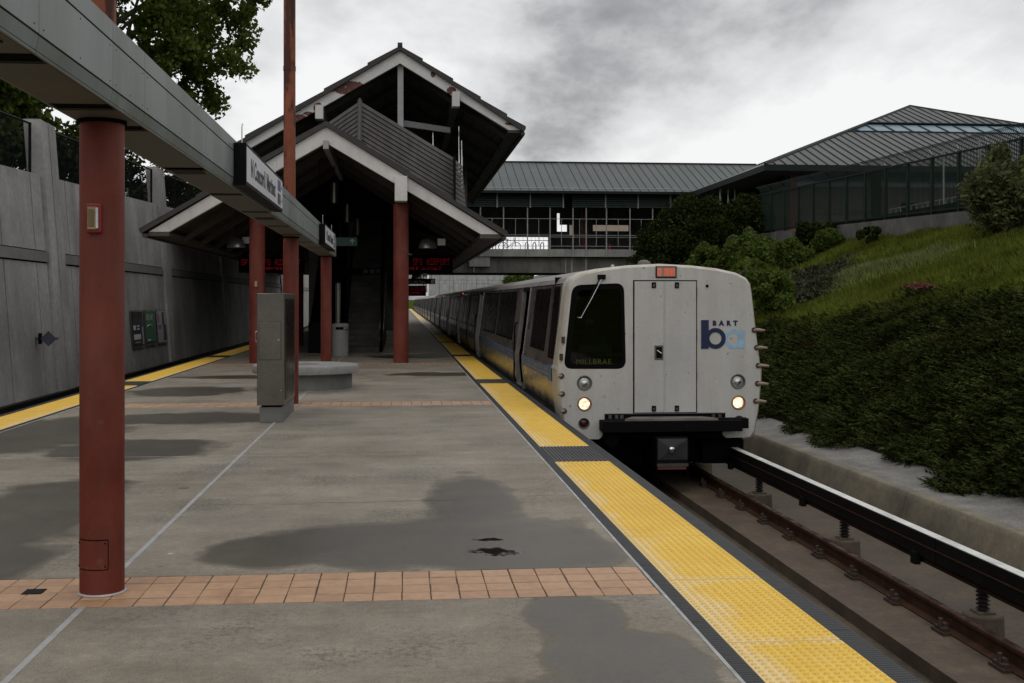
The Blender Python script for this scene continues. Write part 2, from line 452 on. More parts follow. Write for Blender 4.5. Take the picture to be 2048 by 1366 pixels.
M['bldg_wall'] = mat('brown_stucco', (.13, .11, .095), .85, var=.15, scale=1)
M['skylight'] = mat('skylight_glass', (.15, .23, .28), .35, spec=.2, var=.12, scale=.4)
M['glass_blue'] = mat('clerestory_glass', (.07, .13, .17), .12, var=.1)
M['train_white'] = mat('train_fibreglass', (.49, .48, .455), .42, var=.06, scale=1.3, fine=.04, streak=.34, streak_col=(.30, .255, .20), specks=.9)
M['train_door'] = mat('train_door_white', (.475, .465, .445), .45, var=.06, scale=2, fine=.04, streak=.25, streak_col=(.33, .30, .26), specks=.7)
M['train_grime'] = mat('train_fibreglass_grimy', (.50, .47, .41), .45, var=.15, scale=3, streak=.5, streak_col=(.26, .18, .10))
M['alu'] = mat('brushed_aluminium', (.40, .385, .365), .30, metal=.9, var=.1, scale=1.2, fine=.04)
M['alu_dull'] = mat('dull_aluminium_roof', (.26, .235, .22), .5, metal=.5, var=.15, scale=1)
M['blue_band'] = mat('blue_stripe', (.08, .125, .20), .45, var=.12)
M['glass_dark'] = mat('dark_window_glass', (.004, .0045, .005), .25, var=.1, spec=.07)
M['rubber'] = mat('black_rubber', (.004, .004, .004), .7, spec=.05)
M['peg'] = mat('peg_plastic', (.27, .20, .15), .6, var=.2, scale=20)
M['lens_clear'] = mat('lamp_lens', (.45, .46, .45), .15, var=.2, scale=30, metal=.3)
M['lens_red'] = mat('dark_red_lens', (.045, .006, .008), .2, var=.2)
M['lamp_ring'] = mat('lamp_ring', (.10, .097, .09), .5, var=.2)
def make_lamp():
    m, t, b, Nn, Lk = newmat('headlight_lit')
    k = nz(t, pos(t, (1, 1, 3)), 14, 3, .6)
    c = ramp(t, k, .36, (1.0, .55, .22), .56, (1.0, .88, .66))
    Lk.new(c, b.inputs['Emission Color']); Lk.new(ramp(t, k, .34, .9, .6, 2.6), b.inputs['Emission Strength'])
    b.inputs['Base Color'].default_value = (.5, .4, .3, 1); return m
M['lamp_on'] = make_lamp()
M['marker_on'] = emis('orange_marker', (1.0, .16, .07), .75)
M['amber_glow_ring'] = mat('amber_glow_ring', (.22, .12, .06), .5)  # orange glow of the lit headlights painted onto their rings
M['logo_navy'] = mat('logo_navy', (.006, .014, .06), .45, var=.3, scale=12)
M['logo_sky'] = mat('logo_sky', (.30, .46, .60), .5, var=.16, scale=9)
M['led'] = emis('red_led', (1.0, .02, .05), .6)
M['dest_led'] = emis('yellow_dest_led', (.6, .55, .06), .38)
M['green_sign'] = mat('green_sign', (.018, .10, .075), .5)
M['white_print'] = mat('white_print', (.6, .6, .58), .5)
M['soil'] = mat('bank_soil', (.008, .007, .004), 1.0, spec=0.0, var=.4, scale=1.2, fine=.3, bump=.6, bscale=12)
M['grass_ground'] = mat('grass_ground', (.060, .078, .014), 1.0, spec=0.0, var=.35, scale=.6, fine=.3, bump=.6, bscale=12)
M['asphalt'] = mat('street_ground', (.06, .062, .055), .9, var=.3, scale=.3)
M['bark'] = mat('bark', (.085, .07, .055), .9, var=.3, scale=6, bump=.6, bscale=20)
M['skin'] = mat('skin', (.35, .2, .14), .6)
M['cloth_dark'] = mat('dark_jacket', (.02, .02, .025), .8)
M['cab_grey'] = mat('cab_interior', (.10, .10, .095), .7)
M['poster_black'] = mat('poster_black', (.008, .008, .009), .4, spec=.1)
M['poster_green'] = mat('poster_green', (.015, .13, .045), .4, spec=.1, var=.3, scale=1)
M['poster_pale'] = mat('poster_pale', (.36, .32, .38), .4, spec=.1, var=.15)
M['poster_pink'] = mat('poster_pink', (.26, .04, .14), .4, spec=.1)
M['silver'] = mat('lamp_aluminium', (.6, .6, .58), .35, metal=.8, var=.1)

def glass_mat():
    m, t, b, Nn, Lk = newmat('windshield_glass')
    tr = nd(t, 'ShaderNodeBsdfTransparent', {0: (.48, .49, .49, 1)})
    gl = nd(t, 'ShaderNodeBsdfGlossy', {0: (.8, .8, .8, 1), 1: .03})
    fr = nd(t, 'ShaderNodeFresnel', {0: 1.5})
    mx = nd(t, 'ShaderNodeMixShader', {0: fr.outputs[0]})
    Lk.new(tr.outputs[0], mx.inputs[1]); Lk.new(gl.outputs[0], mx.inputs[2])
    Lk.new(mx.outputs[0], Nn['Material Output'].inputs[0]); return m
M['windshield'] = glass_mat()
def mesh_mat():
    m, t, b, Nn, Lk = newmat('chain_link_mesh')
    tr = nd(t, 'ShaderNodeBsdfTransparent')
    df = nd(t, 'ShaderNodeBsdfDiffuse', {0: (.012, .013, .016, 1)})
    s = nd(t, 'ShaderNodeSeparateXYZ', {0: pos(t)})
    a = mth(t, 'PINGPONG', mth(t, 'ADD', s.outputs[1], s.outputs[2]), .03)
    c = mth(t, 'PINGPONG', mth(t, 'SUBTRACT', s.outputs[1], s.outputs[2]), .03)
    k = mth(t, 'LESS_THAN', mth(t, 'MINIMUM', a, c), .007)
    mx = nd(t, 'ShaderNodeMixShader', {0: k})
    Lk.new(tr.outputs[0], mx.inputs[1]); Lk.new(df.outputs[0], mx.inputs[2])
    Lk.new(mx.outputs[0], Nn['Material Output'].inputs[0]); return m
M['chain'] = mesh_mat()
def leaf_mat(name, c0, c1, tr=.25, patch=None, nsc=.8, nam=.3):
    m, t, b, Nn, Lk = newmat(name)
    g = t.nodes.new('ShaderNodeNewGeometry')
    c = mixc(t, g.outputs['Random Per Island'], c0, c1)
    n_ = nz(t, g.outputs['Position'], nsc, 5)
    c = mixc(t, 1, c, ramp(t, n_, .32, 1 - nam, .68, 1 + nam), 'MULTIPLY')
    if patch:
        k = ramp(t, nz(t, g.outputs['Position'], patch[1], 4), patch[2], 0, patch[2] + .1, patch[3])
        c = mixc(t, k, c, patch[0])
    Lk.new(c, b.inputs['Base Color']); b.inputs['Roughness'].default_value = .6; b.inputs['Specular IOR Level'].default_value = 0.0
    tl = nd(t, 'ShaderNodeBsdfTranslucent'); Lk.new(c, tl.inputs[0])
    mx = nd(t, 'ShaderNodeMixShader', {0: tr}); Lk.new(b.outputs[0], mx.inputs[1]); Lk.new(tl.outputs[0], mx.inputs[2])
    Lk.new(mx.outputs[0], Nn['Material Output'].inputs[0]); return m
M['leaf_tree'] = leaf_mat('cottonwood_leaf', (.045, .075, .014), (.125, .16, .035), .35)
M['leaf_dark'] = leaf_mat('dark_shrub_leaf', (.012, .018, .006), (.040, .054, .015), .10)
M['leaf_bright'] = leaf_mat('bright_shrub_leaf', (.055, .085, .018), (.10, .14, .03), .25)
M['leaf_olive'] = leaf_mat('olive_shrub_leaf', (.075, .085, .035), (.13, .14, .06), .25)
M['juniper'] = leaf_mat('juniper', (.004, .007, .002), (.046, .056, .016), .05, ((.040, .020, .011), .55, .63, .7), 1.6, .7)
M['grass'] = leaf_mat('grass_blades', (.070, .095, .012), (.165, .178, .034), .25, None, .35, .45)
M['grass_pale'] = leaf_mat('seeding_grass', (.16, .20, .06), (.25, .28, .12), .3)
M['flower'] = leaf_mat('pink_flower', (.09, .02, .02), (.22, .10, .09), .2)

# ================================================================== STRUCTURE
XL, XR = -5.03, 1.472             # concrete between the edge strips
# ---- trackbed and ground
o = B(-9.9, 6.3, -70, 245, -1.75, -1.36).build('trackbed', M['trackbed']); tag(o, 'brown stained concrete trackbed beside and below the platform', kind='structure')

# ---- platform
plat = bpy.data.objects.new('platform', None); C.objects.link(plat)
tag(plat, 'grey concrete island platform with damp patches', kind='structure')
strips = [(6.12, 6.78), (17.55, 18.21), (28.95, 29.61)]
segs = []; y = -70.0
for a, b_ in strips: segs.append((y, a)); y = b_
segs.append((y, 232.0))
for a, b_ in segs: B(XL, XR, a, b_, -.25, 0).build('concrete_slab', M['platform'], plat)
mb = MB()
for a, b_ in strips: mb.box(XL, XR, a + .001, b_ - .001, -.25, -.0022)
mb.build('grout_bed', M['grout'], plat)
mb = MB(); mb.box(-5.77, 2.235, -70, 232, -1.46, -.252); mb.box(-5.785, XL, -70, 232, -.25, -.012); mb.box(XR, 2.24, -70, 232, -.25, -.012)
mb.build('platform_body', M['concrete_dark'], plat)
# quarry tiles across the platform at each column line
ts = .1625
def tile_mesh():
    a, bb, zt = .0782, .0762, .001
    mb = MB()
    ay, by = .0755, .073
    vs = [(-a, -ay, -.012), (a, -ay, -.012), (a, ay, -.012), (-a, ay, -.012), (-a, -ay, zt - .003), (a, -ay, zt - .003), (a, ay, zt - .003), (-a, ay, zt - .003),
          (-bb, -by, zt), (bb, -by, zt), (bb, by, zt), (-bb, by, zt)]
    fs = []
    for l in (0, 4):
        for k in range(4): fs.append((l + k, l + (k + 1) % 4, l + 4 + (k + 1) % 4, l + 4 + k))
    fs.append((8, 9, 10, 11))
    me = bpy.data.meshes.new('tile'); me.from_pydata(vs, [], fs); me.update(); me.materials.append(M['tile']); return me
tmesh = tile_mesh()
for si, (a, b_) in enumerate(strips[:2]):
    xlo = -3.5 if si == 0 else XL
    ncol = int((XR - xlo) / ts)
    for i in range(ncol):
        for j in range(4):
            x = XR - .003 - ts * (i + .5); yy = a + .005 + ts * (j + .5)
            t_ = link('tile', tmesh, plat, (x + rnd.uniform(-.002, .002), yy + rnd.uniform(-.002, .002), rnd.uniform(-.0006, .001)))
            t_.rotation_euler = (rnd.uniform(-.004, .004), rnd.uniform(-.004, .004), rnd.uniform(-.012, .012))
mb = MB()
a, b_ = strips[2]
for i in range(40):
    for j in range(4):
        x = XR - .003 - ts * (i + .5); yy = a + .005 + ts * (j + .5); mb.box(x - .075, x + .075, yy - .075, yy + .075, -.012, .001)
o = mb.build('tile_band', M['tile'], plat); o['kind'] = 'stuff'
# trims, joints
for x0, x1 in ((XR, 1.492), (-5.05, XL)):
    B(x0, x1, -70, 110, -.1, .003).build('edge_trim', M['trim'], plat)
for (a, b_) in segs[:3] + [(29.61, 60)]:
    B(-1.735, -1.700, a + .002, b_ - .002, -.004, .003).build('joint_sealant', M['sealant'], plat)
for yy, w_ in ((11.98, .010), (23.4, .012), (35, .012)):
    B(-5.02, 1.465, yy, yy + w_, -.004, .0025).build('joint_filler', M['joint'], plat)
def crack(y0, x0, x1, seed):
    r = random.Random(seed); pts = []; yy = y0; x = x0
    while x < x1:
        pts.append((x, yy)); x += r.uniform(.03, .08); yy += r.uniform(-.02, .02)
    vs = []; fs = []
    for i, p in enumerate(pts):
        wd = .0015 + .002 * r.random(); vs += [(p[0], p[1] - wd, .0015), (p[0], p[1] + wd, .0015)]
        if i: fs.append((2 * i - 2, 2 * i, 2 * i + 1, 2 * i - 1))
    MB().add(vs, fs).build('hairline_crack', M['black_gap'], plat)
crack(9.12, -1.68, .55, 3); crack(9.28, 1.0, 1.46, 5)
# edge strips: black board, yellow tactile tile / grooved plate, black board
def tactile_mesh(W, Ln):
    mb = MB(); mb.box(-W / 2, W / 2, -Ln / 2, Ln / 2, -.012, .006)
    nx, ny = 12, 24
    for i in range(nx):
        for j in range(ny):
            cx = -W / 2 + (i + .5) * W / nx; cy = -Ln / 2 + (j + .5) * Ln / ny
            vs = [(cx + .0165 * math.cos(k * math.pi / 3), cy + .0165 * math.sin(k * math.pi / 3), .006) for k in range(6)] + \
                 [(cx + .0115 * math.cos(k * math.pi / 3), cy + .0115 * math.sin(k * math.pi / 3), .0125) for k in range(6)]
            mb.add(vs, [(k, (k + 1) % 6, 6 + (k + 1) % 6, 6 + k) for k in range(6)] + [(6, 7, 8, 9, 10, 11)])
    me = bpy.data.meshes.new('tactile_tile'); me.from_pydata(mb.v, [], mb.f); me.update(); me.materials.append(M['yellow']); return me
def groove_mesh(W, Ln):
    mb = MB(); mb.box(-W / 2, W / 2, -Ln / 2, Ln / 2, -.012, .002)
    n = 15
    for i in range(n):
        x = -W / 2 + (i + .5) * W / n; mb.box(x - W / n * .33, x + W / n * .33, -Ln / 2 + .004, Ln / 2 - .004, .0021, .009)
    me = bpy.data.meshes.new('grooved_plate'); me.from_pydata(mb.v, [], mb.f); me.update(); me.materials.append(M['grooved']); return me
def board_mesh(W, Ln):
    mb = MB(); mb.box(-W / 2, W / 2, -Ln / 2 + .003, Ln / 2 - .003, -.05, .005)
    n = int(Ln / .03)
    for j in range(n):
        yy = -Ln / 2 + .006 + (j + .25) * (Ln - .012) / n; mb.box(-W / 2 + .006, W / 2 - .006, yy, yy + .014, .0051, .0061)
    me = bpy.data.meshes.new('edge_board'); me.from_pydata(mb.v, [], mb.f); me.update(); me.materials.append(M['black_board']); return me
TL = 1.2
tw = .565
me_t, me_g = tactile_mesh(tw, TL - .013), groove_mesh(tw, TL)
me_bi, me_bo = board_mesh(.078, TL), board_mesh(.110, TL)
for side in (1, -1):
    cx = (1.574 + 2.14) / 2 if side > 0 else -5.41
    bi = 1.533 if side > 0 else -5.088
    bo = 2.197 if side > 0 else -5.752
    k = -1
    yy = 6.41 - 4 * TL
    while yy < 60:
        idx = round((yy - 6.41) / TL)
        blk = (idx - 4) % 9 == 0
        t_ = link('grooved_plate' if blk else 'tactile_tile', me_g if blk else me_t, plat, (cx, yy + TL / 2, rnd.uniform(-.001, .001)))
        if side < 0 and not blk: t_.rotation_euler = (0, 0, math.pi)
        link('edge_board', me_bi, plat, (bi, yy + TL / 2 + .35, 0))
        link('edge_board', me_bo, plat, (bo, yy + TL / 2 + .15, 0))
        yy += TL
    B(cx - tw / 2, cx + tw / 2, 60.1, 231, -.012, .006).build('tactile_strip', M['yellow'], plat)
    B(bi - .039, bi + .039, 60.7, 231, -.03, .004).build('edge_board', M['black_board'], plat)
    B(bo - .055, bo + .055, 60.5, 231, -.05, .004).build('edge_board', M['black_board'], plat)

# ---- right trackside: plinth, gutter, gravel path, bank
o = B(4.2, 5.0, -70, 232, -1.452, -1.23).build('track_plinth', M['plinth']); tag(o, 'rust stained concrete plinth under the right hand rail', kind='structure')
o = B(2.75, 3.6, -70, 232, -1.452, -1.23).build('track_plinth', M['plinth']); tag(o, 'concrete plinth under the rail beside the platform edge', kind='structure')
gut = [(6.0, -1.46), (6.12, -1.38), (6.19, -1.28), (6.25, -1.08), (6.33, -.82), (6.355, -.755), (6.375, -.742), (6.50, -.742), (6.50, -1.46)]
gr = bpy.data.objects.new('gutter_kerb', None); C.objects.link(gr); tag(gr, 'sloped concrete gutter kerb below the bank', kind='structure')
yy = -8.0
while yy < 70:
    ln = 3.05
    MB().prism(gut, 'y', yy, yy + ln - .012).build('kerb_unit', M['kerb'], gr, smooth=True); yy += ln
MB().prism(gut, 'y', -70, -8.02).build('kerb_unit', M['kerb'], gr, smooth=True)
MB().prism(gut, 'y', yy, 240).build('kerb_unit', M['kerb'], gr, smooth=True)

def bank_z(x, y):
    base = np.interp(x, [6.5, 7.0, 9, 13, 17, 19.4, 19.9], [-.75, -.72, .15, 1.72, 3.25, 4.15, 4.25])
    rise = (y - 40) * .012 * np.clip((x - 7) / 10, 0, 1)
    und = .10 * np.sin(x * 1.7 + y * .31) * np.sin(y * .83 + 1.2) + .06 * np.sin(y * 1.9 + x * .7)
    z = base + rise + und * np.clip((x - 7.1) / 1.5, 0, 1)
    return -.75 + (z + .75) * np.interp(y, [80, 112], [1.0, .22])
gx = np.concatenate([np.linspace(6.5, 7.2, 3), np.linspace(7.45, 19.9, 50)]); gy = np.linspace(-70, 250, 360)
X, Y = np.meshgrid(gx, gy); Z = bank_z(X, Y)
def grid_mesh(name, X, Y, Z, m, parent=None):
    ny, nx = X.shape
    V = np.stack([X, Y, Z], -1).reshape(-1, 3)
    i = np.arange(nx * (ny - 1)).reshape(ny - 1, nx)[:, :-1].ravel()
    F = np.stack([i, i + 1, i + 1 + nx, i + nx], -1)
    o = np_mesh(name, V, F, m, parent)
    o.data.polygons.foreach_set('use_smooth', [True] * len(F)); return o
o = grid_mesh('bank', X[:, 3:], Y[:, 3:], Z[:, 3:], M['grass_ground']); tag(o, 'grassy cutting slope rising right of the track', kind='structure')
o = grid_mesh('gravel_path', X[:, :4], Y[:, :4], Z[:, :4] + .0, M['gravel']); tag(o, 'narrow grey gravel strip between gutter and planting', kind='structure')
# street level on both sides, out to the horizon
o = MB().add([(20.2, -900, 4.35), (900, -900, 4.35), (900, 61, 5.3), (20.2, 61, 5.3)], [(0, 1, 2, 3)]).add([(20.2, 61, 5.3), (900, 61, 5.3), (900, 1500, 5.35), (20.2, 1500, 5.35)], [(0, 1, 2, 3)]).build('street', M['asphalt'])
tag(o, 'street level ground beyond the fence', kind='structure')
o = MB().add([(-900, -900, 4.2), (-9.95, -900, 4.2), (-9.95, 1500, 5.3), (-900, 1500, 5.3)], [(0, 1, 2, 3)]).build('terrain', M['grass_ground'])
tag(o, 'raised ground behind the left retaining wall', kind='structure')
o = MB().add([(-9.95, 245, -1.4), (20.2, 245, -1.4), (20.2, 1500, 3), (-9.95, 1500, 3)], [(0, 1, 2, 3)]).build('ground', M['grass_ground'])
tag(o, 'green ground far beyond the platform end', kind='structure')

# ---- rails
def rail_profile(cx, zt):
    return [(cx - .07, zt - .185), (cx + .07, zt - .185), (cx + .07, zt - .172), (cx + .012, zt - .15), (cx + .012, zt - .045), (cx + .036, zt - .035), (cx + .036, zt - .006),
            (cx + .03, zt - .001), (cx - .03, zt - .001), (cx - .036, zt - .006), (cx - .036, zt - .035), (cx - .012, zt - .045), (cx - .012, zt - .15), (cx - .07, zt - .172)]
def make_rail(cx, label):
    t = thing('rail', label, 'rail', (cx, -8, -1.23), 'running rails')
    MB().prism(rail_profile(cx, -1.045), 'y', -70, 231).build('rail_body', M['rail_rust'], t)
    B(cx - .026, cx + .026, -70, 231, -1.0462, -1.0435).build('rail_head', M['rail_top'], t)
    return t
r1 = make_rail(4.80, 'rusty running rail on fasteners right of the approaching train')
make_rail(3.12, 'running rail hidden close under the right platform edge')
make_rail(-6.66, 'running rail in the dark trench left of the platform')
make_rail(-8.34, 'far running rail beside the left retaining wall')
o = B(-9.0, -8.0, -70, 231, -1.452, -1.23).build('track_plinth', M['plinth']); tag(o, 'dark plinth under the far left rail', kind='structure')
o = B(-7.1, -6.3, -70, 231, -1.452, -1.23).build('track_plinth', M['plinth']); tag(o, 'dark plinth under the left rail nearest the platform', kind='structure')
# fasteners on the visible rail
def fastener():
    mb = MB(); mb.box(-.15, -.074, -.11, .11, 0, .025); mb.box(-.135, -.075, -.075, .075, .025, .055); mb.box(-.105, -.06, -.03, .03, .055, .085)
    mb.cyl((-.115, 0, .05), (-.115, 0, .125), .02, n=6); mb.cyl((-.115, -.085, .02), (-.115, -.085, .06), .014, n=6)
    me = bpy.data.meshes.new('fastener'); me.from_pydata(mb.v, [], mb.f); me.update(); me.materials.append(M['fastener']); return me
fm = fastener()
for k in range(40): link('fastener', fm, r1, (0, 8.27 + .95 * (k - 4) + 8, .002))

# ---- third rail
t3 = thing('third_rail', 'black third rail coverboard with pale top on insulators right of track', 'third rail', (5.5, -8, -1.45))
y = -8.0; k = 0
while y < 120:
    ln = 4.55
    seg = B(5.43, 5.535, y + .006, y + ln - .006, -.745, -.718).build('cover_top', M['cover_white'], t3)
    B(5.415, 5.428, y + .01, y + ln - .01, -.955, -.722).build('cover_side', M['cover_black'], t3)
    y += ln
B(5.44, 5.60, -8, 231, -.775, -.748).build('cover_lining', M['cover_black'], t3)
MB().prism([(5.47, -1.03), (5.56, -1.03), (5.56, -1.0), (5.53, -.98), (5.53, -.90), (5.56, -.87), (5.56, -.83), (5.47, -.83), (5.47, -.87), (5.5, -.90), (5.5, -.98), (5.47, -1.0)], 'y', -70, 231).build('conductor_rail', M['rail_rust'], t3)
B(5.406, 5.4145, -8, 231, -.842, -.83).build('guard_ledge', M['rail_rust'], t3)
B(5.43, 5.47, -8, 231, -.935, -.80).build('guard_board', M['cover_black'], t3)
def insul():
    mb = MB(); prof = [(.05, .0)]
    for i in range(5): prof += [(.035, .02 + i * .036), (.062, .03 + i * .036), (.062, .04 + i * .036), (.035, .05 + i * .036)]
    prof.append((.05, .215)); mb.lathe(0, 0, prof, 12)
    me = bpy.data.meshes.new('insulator'); me.from_pydata(mb.v, [], mb.f); me.update(); me.materials.append(M['insulator']); return me
def pedm():
    mb = MB(); mb.lathe(0, 0, [(.18, 0), (.175, .2), (.165, .215)], 20); mb.box(-.08, .08, -.08, .08, .216, .232)
    me = bpy.data.meshes.new('pedestal'); me.from_pydata(mb.v, [], mb.f); me.update(); me.materials.append(M['trackbed']); return me
im, pm = insul(), pedm()
bm_ = MB(); bm_.box(-.06, .12, -.03, .03, .42, .47); bm_.box(-.12, -.06, -.05, .05, .40, .52)
bme = bpy.data.meshes.new('bracket'); bme.from_pydata(bm_.v, [], bm_.f); bme.update(); bme.materials.append(M['cover_black'])
for k in range(14):
    yy = 9.5 + 3.1 * (k - 2) + 8
    link('pedestal', pm, t3, (.01, yy, 0)); link('insulator', im, t3, (.01, yy, .225)); link('bracket', bme, t3, (0, yy + 1.1, 0))
t3.location = (5.5 - .285, -8, -1.45 + .087)
t4 = thing('third_rail', 'black third rail coverboard along the foot of the left retaining wall', 'third rail', (-9.05, -8, -1.45))
B(-9.12, -8.95, -8, 231, -.80, -.76).build('cover_top', M['cover_black'], t4)
B(-9.0, -8.96, -8, 231, -1.0, -.80).build('cover_side', M['cover_black'], t4)
for k in range(20): link('insulator', im, t4, (0, 3.05 * k + 2, .2)); link('pedestal', pm, t4, (0, 3.05 * k + 2, 0))

# ---- left retaining wall: battered panels, pilasters, band, fence on top
wallr = thing('retaining_wall', 'tall grey streaked concrete retaining wall left of the tracks', 'retaining wall', (-9.3, 10, -1.45))
def wx(z, o=0): return -9.18 - .075 * (z + .8) + o
def wtop(y): return 4.93 + .0325 * (y - 27)
def wall_panel(y0, y1, z0, z1a, z1b, off, m, name, parent, th=.3):
    vs = []
    for (y, z) in ((y0, z0), (y1, z0), (y1, z1b), (y0, z1a)):
        vs.append((wx(z, off), y, z))
    vs += [(v[0] - th, v[1], v[2]) for v in vs]
    return MB().add(vs, [(0, 1, 2, 3), (7, 6, 5, 4), (0, 4, 5, 1), (1, 5, 6, 2), (2, 6, 7, 3), (3, 7, 4, 0)]).build(name, m, parent)
pil = 30.4 - 14.3
fence_l = thing('chain_link_fence', 'black chain link fence between pilasters atop the left wall', 'fence', (-9.9, 16, 4.6))
y = pil
bays = []
while y < 130:
    # pilaster: two leaves proud of the wall, rising above it
    for a, b_ in ((0.02, .62), (.68, 1.27)):
        wall_panel(y + a, y + b_, -1.45, wtop(y) + 1.5, wtop(y) + 1.5 - .03, .10, M['concrete_wall'], 'pilaster_leaf', wallr, .45)
    js = [1.32, 2.1, 4.4, 6.5, 8.7, 11.0, 13.4, 14.28]
    for a, b_ in zip(js[:-1], js[1:]):
        y0, y1 = y + a + .03, y + b_ - .03
        wall_panel(y0, y1, -1.45, 2.66, 2.66, 0, M['concrete_wall'], 'wall_panel', wallr)
        wall_panel(y0, y1, 3.0, wtop(y0), wtop(y1), .0, M['concrete_wall'], 'wall_panel', wallr)
    wall_panel(y + 1.31, y + 14.29, 2.70, 2.97, 2.97, .05, M['concrete_band'], 'wall_band', wallr)
    # fence bay
    zz0, zz1 = wtop(y + 1.3), wtop(y + 14.2)
    for q in (1.45, 4.4, 7.6, 10.8, 14.15):
        z0 = wtop(y + q); MB().cyl((-9.85, y + q, z0 - .3), (-9.85, y + q, z0 + 1.38), .04, n=8).build('fence_post', M['black_metal'], fence_l)
    MB().cyl((-9.85, y + 1.4, zz0 + 1.36), (-9.85, y + 14.2, zz1 + 1.36), .03, n=8).build('top_rail', M['black_metal'], fence_l)
    MB().add([(-9.85, y + 1.4, zz0), (-9.85, y + 14.2, zz1), (-9.85, y + 14.2, zz1 + 1.34), (-9.85, y + 1.4, zz0 + 1.34)], [(0, 1, 2, 3)]).build('mesh_panel', M['chain'], fence_l)
    y += 14.3
MB().add([(wx(-1.45, -.03), -8, -1.45), (wx(-1.45, -.03), 240, -1.45), (wx(4.5, -.03), 240, 4.5), (wx(4.5, -.03), -8, 4.5)], [(0, 1, 2, 3)]).build('wall_backing', M['black_gap'], wallr)
B(-10.2, -9.3, -70, pil - .02, -1.45, 4.4).build('wall_end', M['concrete_wall'], wallr)
B(-10.2, -9.3, 130.6, 240, -1.45, 7.5).build('wall_end', M['concrete_wall'], wallr)
B(-9.28, -9.15, -70, 240, -1.45, -.83).build('wall_footing', M['concrete_dark'], wallr)

# posters and a diamond marker on the left wall
def poster(y0, y1, label, base_m, bits):
    z0, z1 = .02, 1.33
    t = thing('poster', label, 'poster', (wx(.6, .05), (y0 + y1) / 2, z0), 'framed posters on the retaining wall')
    def pan(a, b_, c_, d_, off, m, nm, par): 
        vs = [(wx(z, off), yy, z) for yy, z in ((a, c_), (b_, c_), (b_, d_), (a, d_))]; vs += [(v[0] - .03, v[1], v[2]) for v in vs]
        return MB().add(vs, [(0, 1, 2, 3), (7, 6, 5, 4), (0, 4, 5, 1), (1, 5, 6, 2), (2, 6, 7, 3), (3, 7, 4, 0)]).build(nm, M[m], par)
    pan(y0, y1, z0, z1, .06, 'steel', 'frame', t)
    sh = pan(y0 + .08, y1 - .08, z0 + .06, z1 - .06, .066, base_m, 'sheet', t)
    for (a, b_, c_, d_, m) in bits: pan(y0 + (y1 - y0) * a, y0 + (y1 - y0) * b_, z0 + (z1 - z0) * c_, z0 + (z1 - z0) * d_, .07, m, 'print', sh)
    return t, sh
poster(38.8, 40.55, 'black poster with white lettering, nearest of the three on the wall', 'poster_black', [(.12, .3, .48, .60, 'white_face'), (.42, .62, .48, .52, 'white_face'), (.42, .62, .56, .60, 'white_face'), (.12, .68, .22, .36, 'white_face'), (.2, .62, .13, .16, 'poster_pale'), (.82, .93, .08, .55, 'poster_pale')])
pt_, sh_ = poster(40.8, 42.5, 'green poster with pale lettering, middle of three', 'poster_green', [(.15, .42, .14, .18, 'white_face'), (.05, .95, .05, .12, 'poster_black')])
text('RELAX', .30, M['white_face'], 'r', (wx(.98, .074), 40.95, .96), sh_, sx=1.2)
MB().tube([(wx(.75, .08), 41.05, .74), (wx(.78, .08), 41.3, .78), (wx(.77, .08), 41.6, .77), (wx(.72, .08), 41.85, .71)], .022, 6).build('print', M['white_face'], sh_)
poster(42.75, 44.4, 'pale pink poster with a dark figure shape, third of three', 'poster_pale', [(.55, .75, .55, .92, 'poster_black'), (.62, .92, .08, .55, 'poster_black'), (.1, .42, .42, .55, 'poster_pink'), (.08, .22, .62, .88, 'poster_pink')])
t = thing('diamond_marker', 'dark diamond shaped marker plate bracketed to the left wall', 'marker', (wx(.7, .25), 28.9, .7))
MB().add([(wx(.7, .34), 28.9, .7 - .2), (wx(.7, .54), 28.9, .7), (wx(.7, .34), 28.9, .9), (wx(.7, .14), 28.9, .7), (wx(.7, .34), 28.93, .5), (wx(.7, .54), 28.93, .7), (wx(.7, .34), 28.93, .9), (wx(.7, .14), 28.93, .7)], [(0, 1, 2, 3), (7, 6, 5, 4), (0, 4, 5, 1), (1, 5, 6, 2), (2, 6, 7, 3), (3, 7, 4, 0)]).build('plate', mat('marker_plate', (.05, .055, .08), .5), t)
B(wx(.7, .0), wx(.7, .56), 28.935, 28.99, .67, .73).build('bracket', M['steel'], t); B(wx(.7, .1), wx(.7, .14), 28.86, 29.04, .56, .84).build('wall_plate', M['black_metal'], t)

